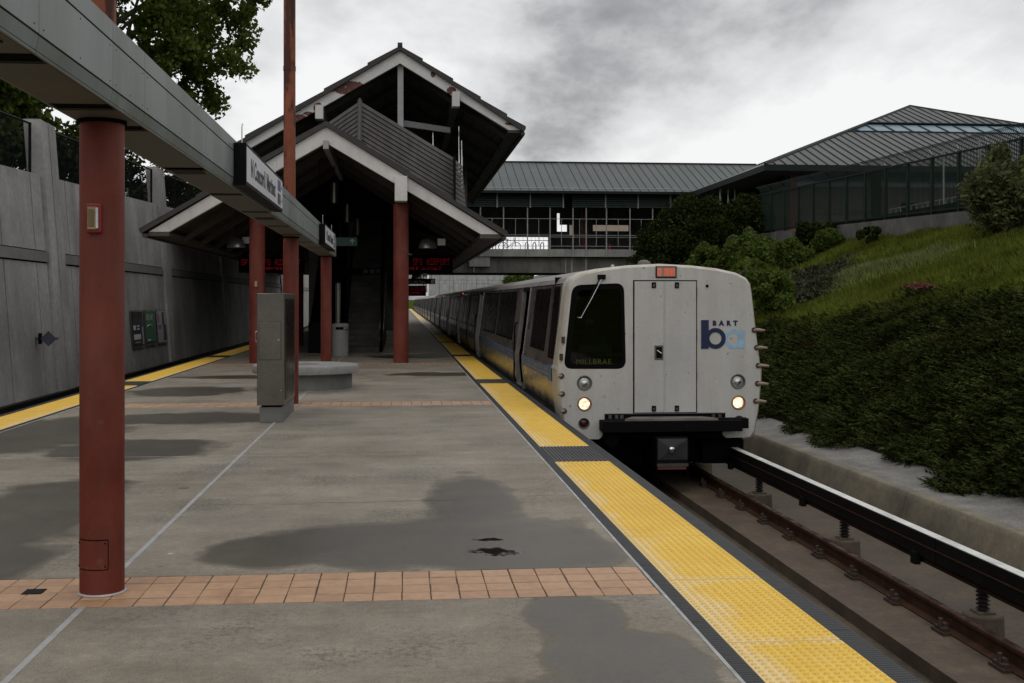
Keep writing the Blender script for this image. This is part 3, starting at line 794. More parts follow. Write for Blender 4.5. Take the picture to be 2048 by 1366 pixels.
# ---- fence wall on the right
fw = thing('fence_wall', 'low stained concrete wall carrying the green fence above the bank', 'wall', (20, 40, 4))
def fz(y): return 4.91 + .025 * (y - 40)
y = 24.0
while y < 62:
    MB().add([(19.86, y + .006, fz(y) - 1.2), (19.86, y + 3.994, fz(y) - 1.2), (19.86, y + 3.994, fz(y + 4)), (19.86, y + .006, fz(y)),
              (20.16, y + .006, fz(y) - 1.2), (20.16, y + 3.994, fz(y) - 1.2), (20.16, y + 3.994, fz(y + 4)), (20.16, y + .006, fz(y))],
             [(3, 2, 1, 0), (4, 5, 6, 7), (0, 1, 5, 4), (1, 2, 6, 5), (2, 3, 7, 6), (3, 0, 4, 7)]).build('wall_panel', M['concrete_dark'], fw)
    y += 4
pf = thing('picket_fence', 'tall dark green steel picket fence with bent top above the bank', 'fence', (20, 40, 4.9))
for k in range(19):
    yy = 24 + 2 * k
    B(19.95, 20.05, yy - .06, yy + .06, fz(yy) - .1, fz(yy) + 2.2).build('fence_post', M['fence_green'], pf)
    if k == 18: break
    mb = MB(); y2 = yy + 2
    for j in range(1, 20):
        p = yy + j * .1; z = fz(p)
        mb.box(19.989, 20.011, p - .011, p + .011, z + .08, z + 2.15)
        mb.tube([(20.0, p, z + 2.15), (19.97, p, z + 2.33), (19.85, p, z + 2.50), (19.68, p, z + 2.58)], .012, 4)
    mb.build('picket_panel', M['fence_green'], pf)
    for dz in (.12, 2.12):
        MB().add([(19.955, yy + .061, fz(yy) + dz), (20.045, yy + .061, fz(yy) + dz), (20.045, y2 - .061, fz(y2) + dz), (19.955, y2 - .061, fz(y2) + dz),
                  (19.955, yy + .061, fz(yy) + dz + .06), (20.045, yy + .061, fz(yy) + dz + .06), (20.045, y2 - .061, fz(y2) + dz + .06), (19.955, y2 - .061, fz(y2) + dz + .06)],
                 [(0, 3, 2, 1), (4, 5, 6, 7), (0, 1, 5, 4), (1, 2, 6, 5), (2, 3, 7, 6), (3, 0, 4, 7)]).build('fence_rail', M['fence_green'], pf)

# ---- distant abutment walls past the bridge
aw = thing('abutment_wall', 'pale concrete wall seen below the footbridge beyond the train', 'wall', (16, 240, 0))
xs = [6.0, 8.4, 10.6, 11.4, 14.2, 16.4, 19.0, 21.6, 24.5]
for a, b_ in zip(xs[:-1], xs[1:]):
    for z0, z1 in ((0, 5.4), (5.45, 6.2), (6.25, 10)):
        B(a + .03, b_ - .03, 240, 240.5, z0, z1).build('wall_panel', M['concrete_pale'], aw)
B(6.0, 24.4, 240.2, 241, -1.4, 10).build('wall_core', M['concrete_dark'], aw)
B(19.95, 20.2, 88, 239.9, -1.4, 5.4).build('wing_wall', M['concrete_pale'], aw)
o = B(-9.3, 5.9, 246, 247, 3.6, 10).build('portal_wall', M['concrete_pale']); tag(o, 'shaded concrete wall over the far end of the tracks', 'wall')

# ================================================================== PLATFORM FURNITURE
BX0, BX1, BZ0, BZ1 = -1.865, -1.50, 2.69, 3.12
def sign_column(name, y, label, x=-1.70, pole=None):
    t = thing(name, label, 'column', (x, y, 0), 'red columns under the sign beam')
    MB().cyl((x, y, 0), (x, y, BZ0 - .02), .1225, n=40).build('shaft', M['red_paint'], t, smooth=True)
    MB().lathe(x, y, [(.128, .0), (.134, .004), (.124, .012)], 40).build('base_sealant', M['trim'], t)
    MB().cyl((x, y, BZ0 - .022), (x, y, BZ0 - .001), .135, n=32).build('head_gap', M['black_gap'], t)
    if pole:
        MB().cyl((x - .02, y, BZ1 + .0), (x - .02, y, pole), .095, n=24).build('upper_pole', M['pole_paint'], t, smooth=True)
        MB().lathe(x - .02, y, [(.101, 5.35), (.101, 5.42)], 24).build('pole_collar', M['pole_paint'], t)
    return t
c1 = sign_column('column', 6.45, 'nearest red column with an alarm box and access plate', pole=8.5)
c2 = sign_column('column', 17.85, 'red column behind the steel cabinet with a tall rusted pole above', x=-1.76, pole=10.5)
c3 = sign_column('column', 25.3, 'red column behind the round bench at the end of the sign beam', x=-1.70)
# alarm box on nearest column
ab = MB(); ab.box(-1.752, -1.668, 6.30, 6.345, 2.04, 2.205)
f_ = ab.build('alarm_box', mat('alarm_red', (.20, .012, .010), .4), c1, bevel=.008)
B(-1.738, -1.694, 6.288, 6.30, 2.06, 2.185).build('alarm_plate', mat('alarm_plate', (.30, .22, .09), .3, var=.3, scale=25), f_)
B(-1.6935, -1.682, 6.289, 6.30, 2.065, 2.18).build('alarm_label', M['white_face'], f_)
B(-1.731, -1.702, 6.284, 6.287, 2.075, 2.17).build('alarm_glass', mat('alarm_bronze', (.16, .11, .04), .3), f_)
# curved access plate near the foot
def curved_plate(cx, cy, r, a0, a1, z0, z1, th=.004, n=10):
    vs = []; fs = []
    for i in range(n + 1):
        a = a0 + (a1 - a0) * i / n
        for rr in (r, r + th):
            for z in (z0, z1): vs.append((cx + rr * math.sin(a), cy - rr * math.cos(a), z))
    for i in range(n):
        b = 4 * i; fs += [(b + 2, b + 6, b + 7, b + 3), (b + 1, b + 3, b + 7, b + 5), (b, b + 4, b + 6, b + 2)]
    fs += [(0, 2, 3, 1), (4 * n, 4 * n + 1, 4 * n + 3, 4 * n + 2)]
    return MB().add(vs, fs)
ap = curved_plate(-1.70, 6.45, .1225, R(-62), R(28), .155, .315).build('access_plate', M['red_paint'], c1, smooth=True)
curved_plate(-1.70, 6.45, .1222, R(-64.5), R(30.5), .149, .321, .0015).build('plate_gap', M['black_gap'], ap)
for a in (R(-56), R(22)):
    for z in (.17, .30):
        x, yy = -1.70 + .127 * math.sin(a), 6.45 - .127 * math.cos(a)
        MB().cyl((x, yy + .003, z), (x, yy - .003, z), .005, n=8).build('screw', M['black_metal'], ap)
# floor drain and litter
o = B(-2.14, -2.03, 6.42, 6.53, -.001, .0045).build('floor_drain', M['black_metal']); tag(o, 'small dark square drain cover set in the orange tile band', 'drain')
o = MB().lathe(-1.92, 9.97, [(.045, 0), (.045, .004), (.03, .0042)], 20).build('cleanout_disc', M['concrete_dark']); tag(o, 'small round cap in the dry concrete left of the joint', 'disc')
o = B(-1.52, -1.488, 7.36, 7.375, .0, .006).build('litter', M['white_face']); tag(o, 'tiny white scrap of litter beside the grey joint line', 'litter')

# ---- sign beam
bm = thing('sign_beam', 'long grey green box beam carrying station signs over the columns', 'beam', (-1.68, 6.45, BZ0))
joints = [-3.0, .6, 3.35, 4.72, 5.9, 6.62, 8.65, 10.7, 12.8, 15.2, 17.1, 19.3, 21.4, 23.6, 25.75]
for a, b_ in zip(joints[:-1], joints[1:]):
    a2, b2 = a + .0025, b_ - .0025
    for sx, nx in ((BX1, -1), (BX0, 1)):
        B(min(sx, sx + nx * .012), max(sx, sx + nx * .012), a2, b2, 2.773, 3.008).build('side_panel', M['beam_paint'], bm)
        B(min(sx, sx + nx * .012), max(sx, sx + nx * .012), a2, b2, 3.019, BZ1).build('top_panel', M['beam_paint'], bm)
        # lower strip turns in slightly
        xi = sx + nx * .012
        MB().prism([(sx, 2.762), (sx + nx * .012, 2.762), (sx + nx * .028, BZ0), (sx + nx * .016, BZ0)] if nx < 0 else [(sx, 2.762), (sx + .016, BZ0), (sx + .028, BZ0), (sx + .012, 2.762)], 'y', a2, b2).build('lower_panel', M['beam_paint'], bm)
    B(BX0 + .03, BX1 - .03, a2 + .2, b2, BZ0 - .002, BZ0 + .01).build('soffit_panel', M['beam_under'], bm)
B(BX0 + .013, BX1 - .013, -3.0, 25.74, BZ0 + .011, BZ1 - .012).build('beam_core', M['black_gap'], bm)
B(BX0 + .013, BX1 - .013, -3.0, 25.74, BZ1 - .01, BZ1 - .001).build('top_cap', M['beam_paint'], bm)
B(BX0, BX1, 25.752, 25.765, BZ0, BZ1).build('end_cap', M['beam_paint'], bm)
for yy in (4.35, 8.9, 13.9):
    MB().box(-1.80, -1.57, yy - .16, yy + .16, BZ0 - .007, BZ0 - .003).build('lamp_grille', M['black_metal'], bm)
# rivets on the beam face
rv = MB().lathe_y(0, 0, [(.004, -.002), (.004, 0)], 6)
rme = bpy.data.meshes.new('rivet'); rme.from_pydata([(p[1], p[0], p[2]) for p in rv.v], [], rv.f); rme.update(); rme.materials.append(M['black_metal'])
for a, b_ in zip(joints[1:8], joints[2:9]):
    for yy in (a + .06, (a + b_) / 2, b_ - .06):
        for z in (2.80, 2.985): link('rivet', rme, bm, (BX1 + .002 + 1.68, yy - 6.45, z - BZ0))

# ---- station name signs on the beam
def name_sign(y0, label):
    t = thing('station_sign', label, 'sign', (-1.44, y0, 2.72), 'station name signs on the beam')
    B(-1.497, -1.388, y0, y0 + 3.05, 2.705, 3.085).build('case', M['black_metal'], t, bevel=.004)
    f = B(-1.3875, -1.3855, y0 + .03, y0 + 3.02, 2.74, 3.055).build('face', M['white_face'], t)
    text('N Concord / Martinez', .235, M['sign_black'], 'r', (-1.3845, y0 + .30, 2.815), f, bold=.007, sx=.93)
    for i, (yy, z, m) in enumerate(((2.52, 2.91, 'sign_blue'), (2.68, 2.91, 'sign_black'), (2.52, 2.76, 'sign_black'), (2.68, 2.76, 'sign_black'))):
        B(-1.3853, -1.384, y0 + yy, y0 + yy + .13, z, z + .125).build('pictogram', M[m], f)
    for z in (2.97, 2.82):
        B(-1.3853, -1.384, y0 + 2.86, y0 + 2.93, z - .01, z + .004).build('arrow', M['sign_black'], f)
        MB().add([(-1.384, y0 + 2.93, z - .03), (-1.384, y0 + 2.965, z), (-1.384, y0 + 2.93, z + .03)], [(0, 1, 2)]).build('arrow', M['sign_black'], f)
    MB().cyl((-1.44, y0 + .1, 3.085), (-1.44, y0 + .1, 3.25), .006, n=6).build('hanger_rod', M['bright_steel'], t)
    MB().cyl((-1.44, y0 + 2.7, 3.085), (-1.44, y0 + 2.7, 3.25), .006, n=6).build('hanger_rod', M['bright_steel'], t)
    return t
name_sign(10.05, 'nearer black cased white station name sign on the beam')
name_sign(20.4, 'farther station name sign at the end of the beam')

# ---- steel cabinet
cb_ = thing('steel_cabinet', 'tall stainless steel cabinet on a concrete plinth in front of the bench', 'cabinet', (-1.78, 15.2, 0))
B(-1.925, -1.615, 15.23, 16.85, 0, .21).build('plinth', M['bench_base'], cb_, bevel=.008)
B(-1.90, -1.64, 15.26, 16.80, .21, .235).build('shadow_gap', M['black_gap'], cb_)
B(-1.955, -1.59, 15.2, 16.75, .235, 1.765).build('body', M['steel'], cb_, bevel=.006)
dr = B(-1.925, -1.632, 15.190, 15.1995, .86, 1.38).build('hatch', M['steel'], cb_, bevel=.002)
MB().box(-1.929, -1.628, 15.196, 15.199, .856, 1.384).build('hatch_gap', M['black_gap'], dr)
MB().cyl((-1.662, 15.19, 1.13), (-1.662, 15.183, 1.13), .012, n=12).build('lock', M['bright_steel'], dr)
MB().cyl((-1.63, 15.2, .44), (-1.63, 15.194, .44), .008, n=12).build('lock', M['bright_steel'], cb_)
MB().tube([(-1.955, 15.35, 1.1), (-1.985, 15.35, 1.1), (-1.99, 15.35, 1.12), (-1.99, 15.35, 1.22), (-1.985, 15.35, 1.24), (-1.955, 15.35, 1.24)], .007, 8).build('handle', M['bright_steel'], cb_, smooth='all')
B(-1.5895, -1.584, 15.34, 16.62, .30, 1.69).build('glass_panel', M['glass_dark'], cb_)
B(-1.5835, -1.582, 15.34, 15.37, .30, 1.69).build('panel_edge', M['steel'], cb_)

# ---- round bench
bn = thing('round_bench', 'round grey concrete bench encircling the platform centre', 'bench', (-1.80, 21.15, 0))
MB().lathe(-1.80, 21.15, [(.97, .305), (.995, .315), (1.0, .34), (1.0, .43), (.985, .452), (.95, .46)], 64).build('seat', M['bench'], bn, smooth=True)
MB().lathe(-1.80, 21.15, [(.87, 0), (.87, .304)], 64).build('base', M['bench_base'], bn, smooth=True)
MB().lathe(-1.80, 21.15, [(.885, .001), (.885, .006), (.86, .008)], 64).build('sealant', M['trim'], bn)
MB().lathe(-1.80, 21.15, [(.25, .461), (.25, .463)], 32).build('planter_cap', M['bench_base'], bn)

# ---- litter bin, steel post
tb = thing('litter_bin', 'pale grey round litter bin in the shade beyond the bench', 'bin', (-1.83, 33.5, 0))
MB().lathe(-1.83, 33.5, [(.235, 0), (.245, .03), (.245, .90), (.25, .91), (.25, .955), (.20, .99)], 36).build('body', M['trash'], tb, smooth=True)
B(-1.66, -1.54, 33.26, 33.30, .78, .82).build('marking', M['blue'], tb)
MB().box(-1.95, -1.72, 33.253, 33.27, .80, .88).build('opening', M['black_gap'], tb)
sp = thing('steel_post', 'round topped stainless post behind the litter bin', 'post', (-1.98, 35, 0))
MB().lathe(-1.98, 35, [(.085, 0), (.085, 2.2), (.075, 2.25), (.04, 2.28)], 20).build('shaft', M['steel'], sp, smooth=True)
MB().lathe(-1.98, 35, [(.11, 0), (.11, .02)], 20).build('flange', M['steel'], sp)

# ================================================================== LOWER CANOPY
lc = thing('canopy_roof', 'lower gabled platform canopy with broad white fascia', 'canopy', (-1.93, 28.7, 3.4))
AX, AZ = -1.93, 6.30
LF = [(AX, AZ), (2.78, 3.43)]; 
mb = MB(); mb.prism([(AX, AZ), (2.78, 3.43), (2.72, 3.35), (AX, AZ - .13)], 'y', 28.62, 62); mb.build('roof_slope', M['shingle'], lc)
mb = MB(); mb.prism([(AX, AZ - .001), (AX, AZ - .131), (-6.58, 3.38), (-6.64, 3.46)], 'y', 28.62, 62); mb.build('roof_slope', M['shingle'], lc)
for k, (f0, f1) in enumerate(((.0, .22), (.22, .46), (.46, .70), (.70, 1.0))):      # shingle courses step along the rake
    for sx, sl in ((1, 2.87 / 4.71), (-1, 2.84 / 4.71)):
        xa, xb = AX + sx * 4.71 * f0, AX + sx * 4.71 * f1
        za, zb = AZ - 4.71 * f0 * sl, AZ - 4.71 * f1 * sl
        pts = [(xa, za + .012), (xb, zb + .055), (xb, zb + .005), (xa, za + .003)]
        MB().prism(pts if sx > 0 else pts[::-1], 'y', 28.66, 62).build('shingle_course', M['shingle'], lc)
MB().prism([(AX, AZ - .135), (2.56, 3.41), (2.08, 3.41), (AX, AZ - .55)], 'y', 28.7, 28.86).build('fascia', M['fascia'], lc)
MB().prism([(AX, AZ - .55), (-5.90, 3.43), (-6.40, 3.43), (AX, AZ - .135)], 'y', 28.7, 28.86).build('fascia', M['fascia'], lc)
# soffit boards under the slopes, stepping back, and rafters
for k in range(12):
    f0, f1 = k / 12, (k + 1) / 12
    for sx, xe, ze in ((1, 2.40, 3.42), (-1, -6.2, 3.45)):
        xa, xb = AX + (xe - AX) * f0, AX + (xe - AX) * (f1 - .004); za, zb = AZ - .25 + (ze - AZ + .25) * f0, AZ - .25 + (ze - AZ + .25) * (f1 - .004)
        pts = [(xa, za), (xb, zb), (xb, zb - .04), (xa, za - .04)]
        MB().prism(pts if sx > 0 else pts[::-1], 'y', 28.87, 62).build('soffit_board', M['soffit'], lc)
for yy in (30.6, 33.0, 35.4, 37.8, 40.2, 42.6, 45, 48, 51, 54, 57, 60):
    for sx, xe, ze in ((1, 2.1, 3.45), (-1, -5.9, 3.45)):
        pts = [(AX, AZ - .30), (xe, ze - .05), (xe, ze - .2), (AX, AZ - .52)]
        MB().prism(pts if sx > 0 else pts[::-1], 'y', yy, yy + .14).build('rafter', M['soffit'], lc)
B(AX - .07, AX + .07, 28.6, 62, AZ - .72, AZ - .5).build('ridge_beam', M['grey_paint'], lc)
for x in (0.0, -3.86):
    B(x - .16, x + .16, 28.42, 28.86, 4.24, 4.88).build('purlin_end', M['fascia'], lc, bevel=.006)
    B(x - .15, x + .15, 28.87, 62, 4.26, 4.84).build('purlin', M['soffit'], lc)
B(2.06, 2.62, 28.7, 62, 3.30, 3.405).build('eave_box', M['soffit'], lc); B(2.63, 2.74, 28.64, 62, 3.27, 3.345).build('gutter', M['shingle'], lc)
B(-6.42, -5.9, 28.7, 62, 3.32, 3.425).build('eave_box', M['soffit'], lc); B(-6.56, -6.43, 28.64, 62, 3.29, 3.375).build('gutter', M['shingle'], lc)
def canopy_col(x, y, label, box=False):
    t = thing('column', label, 'column', (x, y, 0), 'thick red canopy columns')
    MB().cyl((x, y, 0), (x, y, 4.25), .205, n=40).build('shaft', M['red_paint'], t, smooth=True)
    MB().lathe(x, y, [(.212, 0), (.216, .004), (.208, .01)], 40).build('base_sealant', M['trim'], t)
    if box:
        a = B(x - .045, x + .045, y - .245, y - .20, 2.02, 2.2).build('alarm_box', mat('alarm_red2', (.15, .03, .02), .4), t)
        B(x - .03, x + .03, y - .25, y - .246, 2.04, 2.18).build('alarm_plate', mat('alarm_plate2', (.30, .24, .14), .3), a)
    return t
canopy_col(0.0, 29.5, 'thick red canopy column on the right beside the train side')
canopy_col(-3.80, 29.6, 'thick red canopy column on the left with a small alarm box', True)
for yy, d_ in ((41.2, 'middle'), (53.0, 'farthest')):
    canopy_col(0.0, yy, f'{d_} shaded red column in the right row below the canopy')
    canopy_col(-3.80, yy, f'{d_} shaded red column in the left row below the canopy')

# ---- lamps and signs below the canopy
def dome_lamp(x, y, z, label):
    t = thing('dome_lamp', label, 'lamp', (x, y, z), 'dome pendant lamps')
    MB().lathe(x, y, [(.26, z - .16), (.275, z - .16), (.275, z - .12), (.25, z - .02), (.20, z + .07), (.12, z + .13), (.04, z + .15), (.03, z + .16)], 32).build('shade', M['silver'], t, smooth=True)
    MB().cyl((x, y, z + .15), (x, y, z + .75), .012, n=8).build('stem', M['black_metal'], t)
    B(x + .32, x + .56, y + .4, y + .5, z - .05, z + .16).build('ballast_box', M['silver'], t) if x > -3 else B(x + .14, x + .4, y + .4, y + .5, z - .02, z + .18).build('ballast_box', M['silver'], t)
dome_lamp(.82, 34, 3.45, 'aluminium dome lamp hanging right of the red canopy column')
dome_lamp(-5.0, 34, 3.45, 'aluminium dome lamp hanging under the left canopy eave')
dome_lamp(.82, 58, 3.0, 'far small dome lamp above the hanging destination sign')
def can_lamp(x, y, z, label):
    t = thing('cylinder_lamp', label, 'lamp', (x, y, z), 'cylinder pendant lamps')
    MB().lathe(x, y, [(.10, z - .3), (.125, z - .3), (.125, z + .28), (.09, z + .31)], 24).build('housing', M['steel'], t, smooth=True)
    MB().cyl((x, y, z + .3), (x, y, 5.8), .012, n=8).build('stem', M['black_metal'], t)
can_lamp(-1.93, 32.2, 4.80, 'nearest hanging cylinder lamp under the canopy ridge')
can_lamp(-1.70, 35.2, 4.45, 'second hanging cylinder lamp deeper under the canopy ridge')
can_lamp(-1.50, 38.5, 4.25, 'third hanging cylinder lamp deep under the canopy ridge')
for x, lb in ((-2.27, 'left'), (-1.60, 'right')):
    t = thing('loudspeaker', f'black box loudspeaker {lb} of the ridge under the canopy gable', 'loudspeaker', (x, 31, 5.7), 'loudspeakers at the ridge')
    B(x - .10, x + .10, 30.9, 31.1, 5.60, 5.86).build('case', M['black_matte'], t)
    B(x - .07, x + .07, 30.89, 30.899, 5.63, 5.83).build('grille', M['black_metal'], t)
    MB().cyl((x, 31, 4.2 if x < -2 else 4.7), (x, 31, 5.60), .008, n=6).build('cable', M['black_metal'], t)
t = thing('arrow_sign', 'dark green exit sign with white arrow under the canopy', 'sign', (-1.75, 33, 3.3))
B(-2.25, -1.30, 33, 33.06, 3.30, 3.55).build('panel', M['green_sign'], t)
text('Exit', .17, M['white_print'], 'f', (-2.17, 32.997, 3.37), t)
B(-1.455, -1.435, 32.995, 32.998, 3.345, 3.47).build('arrow', M['white_print'], t)
MB().add([(-1.52, 32.996, 3.44), (-1.445, 32.996, 3.515), (-1.37, 32.996, 3.44), (-1.39, 32.996, 3.425), (-1.445, 32.996, 3.48), (-1.50, 32.996, 3.425)], [(0, 1, 4, 5), (1, 2, 3, 4)][::1]).build('arrow', M['white_print'], t)
for x in (-2.1, -1.8, -1.4): MB().cyl((x, 33.03, 3.55), (x, 33.03, 4.0), .006, n=6).build('hanger', M['bright_steel'], t)

FONT5 = {'S': '01111 10000 01110 00001 11110', 'F': '11111 10000 11110 10000 10000', 'O': '01110 10001 10001 10001 01110', '/': '00001 00010 00100 01000 10000',
         'A': '01110 10001 11111 10001 10001', 'I': '11111 00100 00100 00100 11111', 'R': '11110 10001 11110 10010 10001', 'P': '11110 10001 11110 10000 10000', 'T': '11111 00100 00100 00100 00100', ' ': '00000 00000 00000 00000 00000'}
def led_text(s, x, z, dx, dz, y, sz):
    mb = MB()
    for ch in s:
        rows = FONT5[ch].split()
        for r_, row in enumerate(rows):
            for c_, b in enumerate(row):
                if b == '1': mb.box(x + c_ * dx, x + c_ * dx + sz, y - .003, y, z - r_ * dz, z - r_ * dz + sz * .8)
        x += 6.2 * dx
    return mb
def led_sign(x0, x1, y, z0, z1, label, txt):
    t = thing('led_sign', label, 'sign', ((x0 + x1) / 2, y, z0), 'hanging red LED signs')
    B(x0, x1, y, y + .22, z0, z1).build('case', M['black_matte'], t, bevel=.01)
    W_ = x1 - x0; dx = W_ * .92 / (len(txt) * 6.2); hz = z1 - z0
    led_text(txt, x0 + W_ * .04, z1 - hz * .22, dx, hz * .075, y - .002, dx * .55).build('led_text', M['led'], t)
    mb = MB(); r = random.Random(int(x0 * 10))
    for i in range(34):
        if i in (9, 20, 23): continue
        for j in range(3):
            if r.random() < .6: mb.box(x0 + W_ * (.2 + .018 * i), x0 + W_ * (.2 + .018 * i) + dx * .55, y - .006, y - .003, z0 + hz * (.20 + .06 * j), z0 + hz * (.20 + .06 * j) + .012)
    mb.build('led_text', M['led'], t)
    for x in (x0 + .15, x1 - .15): MB().cyl((x, y + .1, z1), (x, y + .1, z1 + .7), .02, n=8).build('hanger', M['black_metal'], t)
led_sign(-.25, 1.78, 38, 2.62, 3.24, 'black LED board with red text right of the canopy column', 'SF / SFO AIRPORT')
led_sign(-5.50, -3.3, 38, 2.62, 3.18, 'black LED board with red text over the left platform edge', 'SF / SFO AIRPORT')
led_sign(.05, 1.45, 64, 1.95, 2.55, 'smaller far LED board glowing red below the destination sign', 'SF / SFO AIRPORT')
t = thing('destination_sign', 'narrow black hanging sign with white destination lettering', 'sign', (1.0, 58, 2.7))
B(-.1, 1.80, 58, 58.08, 2.55, 2.84).build('panel', M['black_metal'], t)
text('Pittsburg / Bay Point', .17, M['white_print'], 'f', (-.02, 57.995, 2.63), t, sx=.92)
B(1.58, 1.75, 57.99, 57.999, 2.58, 2.80).build('number_tile', M['white_print'], t)
text('1', .19, M['sign_black'], 'f', (1.63, 57.985, 2.62), t)
for x in (.1, 1.6): MB().cyl((x, 58.04, 2.84), (x, 58.04, 3.4), .012, n=6).build('hanger', M['black_metal'], t)

# ---- stairs under the canopy
st = thing('staircase', 'dark stairs with handrails climbing under the canopy', 'stairs', (-1.2, 36, 0))
for k in range(30):
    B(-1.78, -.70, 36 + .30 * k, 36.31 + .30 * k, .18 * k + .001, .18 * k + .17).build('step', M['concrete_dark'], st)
MB().add([(-.66, 35.6, 0), (-.66, 45.3, 0), (-.66, 45.3, 6.2), (-.66, 35.6, .85)], [(0, 1, 2, 3)]).add([(-.60, 35.6, 0), (-.60, 45.3, 0), (-.60, 45.3, 6.2), (-.60, 35.6, .85)], [(3, 2, 1, 0)]).build('balustrade', M['black_metal'], st)
MB().add([(-1.82, 35.6, 0), (-1.82, 45.3, 0), (-1.82, 45.3, 6.2), (-1.82, 35.6, .85)], [(0, 1, 2, 3)]).build('balustrade', M['black_metal'], st)
for x in (-.68, -.56):
    MB().tube([(x, 35.4, .55), (x, 35.4, .95), (x, 35.6, 1.0), (x, 45.3, 6.35)], .022, 8).build('handrail', M['steel'], st, smooth='all')
es = thing('escalator', 'dark enclosed escalator left of the stairs', 'escalator', (-2.5, 36, 0))
MB().prism([(35.5, 0), (46, 0), (46, 6.2), (45.2, 6.2), (36.2, .95), (35.5, .95)], 'x', -2.95, -2.15).build('truss', M['black_metal'], es)
MB().tube([(-2.2, 35.4, .9), (-2.2, 36.2, 1.0), (-2.2, 45.2, 6.3)], .035, 8).build('handrail', M['rubber'], es)
MB().tube([(-2.9, 35.4, .9), (-2.9, 36.2, 1.0), (-2.9, 45.2, 6.3)], .035, 8).build('handrail', M['rubber'], es)
t = thing('stair_sign', 'dim dark overhead sign with small pale pictograms above the stairs', 'sign', (-1.2, 40, 2.8))
B(-2.1, -.70, 40, 40.06, 2.62, 2.85).build('panel', M['black_metal'], t)
for x in (-1.35, -1.12, -.9): B(x, x + .16, 39.99, 39.999, 2.66, 2.81).build('pictogram', mat('dim_print', (.12, .12, .12), .6), t)
o = B(-3.35, -3.0, 40.5, 44, 0, 4.4).build('lift_shaft', M['bench_base']); tag(o, 'grey concrete lift shaft pier between the left canopy columns', 'pier')
# deep dark core below the upper roof (machine room and concourse wall)
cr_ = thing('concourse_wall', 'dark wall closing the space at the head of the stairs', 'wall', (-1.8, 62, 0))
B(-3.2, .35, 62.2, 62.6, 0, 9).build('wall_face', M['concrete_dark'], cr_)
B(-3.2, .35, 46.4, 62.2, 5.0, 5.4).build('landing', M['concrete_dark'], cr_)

cd_ = thing('shade_slab', 'added concrete slab over the left track shading the wall and cars', 'deck', (-6, 46, 5))  # slab and beams added to block sky light from left wall and rear cars
B(-9.45, -3.25, 46, 79.0, 5.0, 5.35).build('slab', M['concrete_dark'], cd_)
for y_ in (47, 55, 63, 71): B(-9.4, -3.3, y_, y_ + .5, 4.45, 4.995).build('cross_beam', M['concrete_dark'], cd_)

# ================================================================== LOUVRED GABLE AND UPPER ROOF
lv = thing('slatted_gable', 'brown slatted gable screen between lower canopy and upper roof', 'screen', (-1.33, 36, 4.5))
sR = (8.16 - 6.36) / (1.70 + 1.33); sL = .70
for k in range(17):
    z = 8.16 - .158 * k; dy = .012 * k
    for sx, xe, sl in ((1, 1.70, sR), (-1, -4.2, sL)):
        ze = z - abs(xe + 1.33) * sl
        if k > 9 and sx < 0: continue
        y0 = 36 - .03 * k
        a = (-1.33, xe); zz = (z, ze)
        vs = [(a[0], y0, zz[0]), (a[1], y0, zz[1]), (a[1], y0 - .06, zz[1] - .135), (a[0], y0 - .06, zz[0] - .135),
              (a[0], y0 + .04, zz[0]), (a[1], y0 + .04, zz[1]), (a[1], y0 - .02, zz[1] - .135), (a[0], y0 - .02, zz[0] - .135)]
        MB().add(vs, [(0, 3, 2, 1), (4, 5, 6, 7), (0, 1, 5, 4), (3, 7, 6, 2), (1, 2, 6, 5), (0, 4, 7, 3)]).build('slat', M['slat'], lv)
    if 0 <= k < 12:
        z2 = 6.30 - .158 * k; y0 = 36 - .03 * k
        MB().add([(1.76, y0, z2), (2.02 + .012 * k, y0 + .3, z2 - .18), (2.02 + .012 * k, y0 + .24, z2 - .315), (1.76, y0 - .06, z2 - .135)], [(3, 2, 1, 0)]).build('return_slat', M['slat'], lv)
MB().add([(-1.36, 35.95, 8.25), (-1.30, 35.95, 8.25), (-1.30, 35.3, 6.2), (-1.36, 35.3, 6.2)], [(3, 2, 1, 0)]).add([(-1.40, 35.98, 8.2), (-1.26, 35.98, 8.2), (-1.26, 35.40, 6.2), (-1.40, 35.40, 6.2)], [(3, 2, 1, 0)]).build('ridge_cap', M['slat'], lv)
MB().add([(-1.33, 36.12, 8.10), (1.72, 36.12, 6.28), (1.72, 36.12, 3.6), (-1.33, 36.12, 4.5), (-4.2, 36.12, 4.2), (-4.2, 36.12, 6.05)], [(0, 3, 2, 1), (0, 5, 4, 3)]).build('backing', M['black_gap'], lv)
MB().prism([(1.70, 6.36), (1.76, 6.33), (1.76, 3.6), (1.70, 3.6)], 'y', 35.45, 36.1).build('edge_post', M['black_metal'], lv)

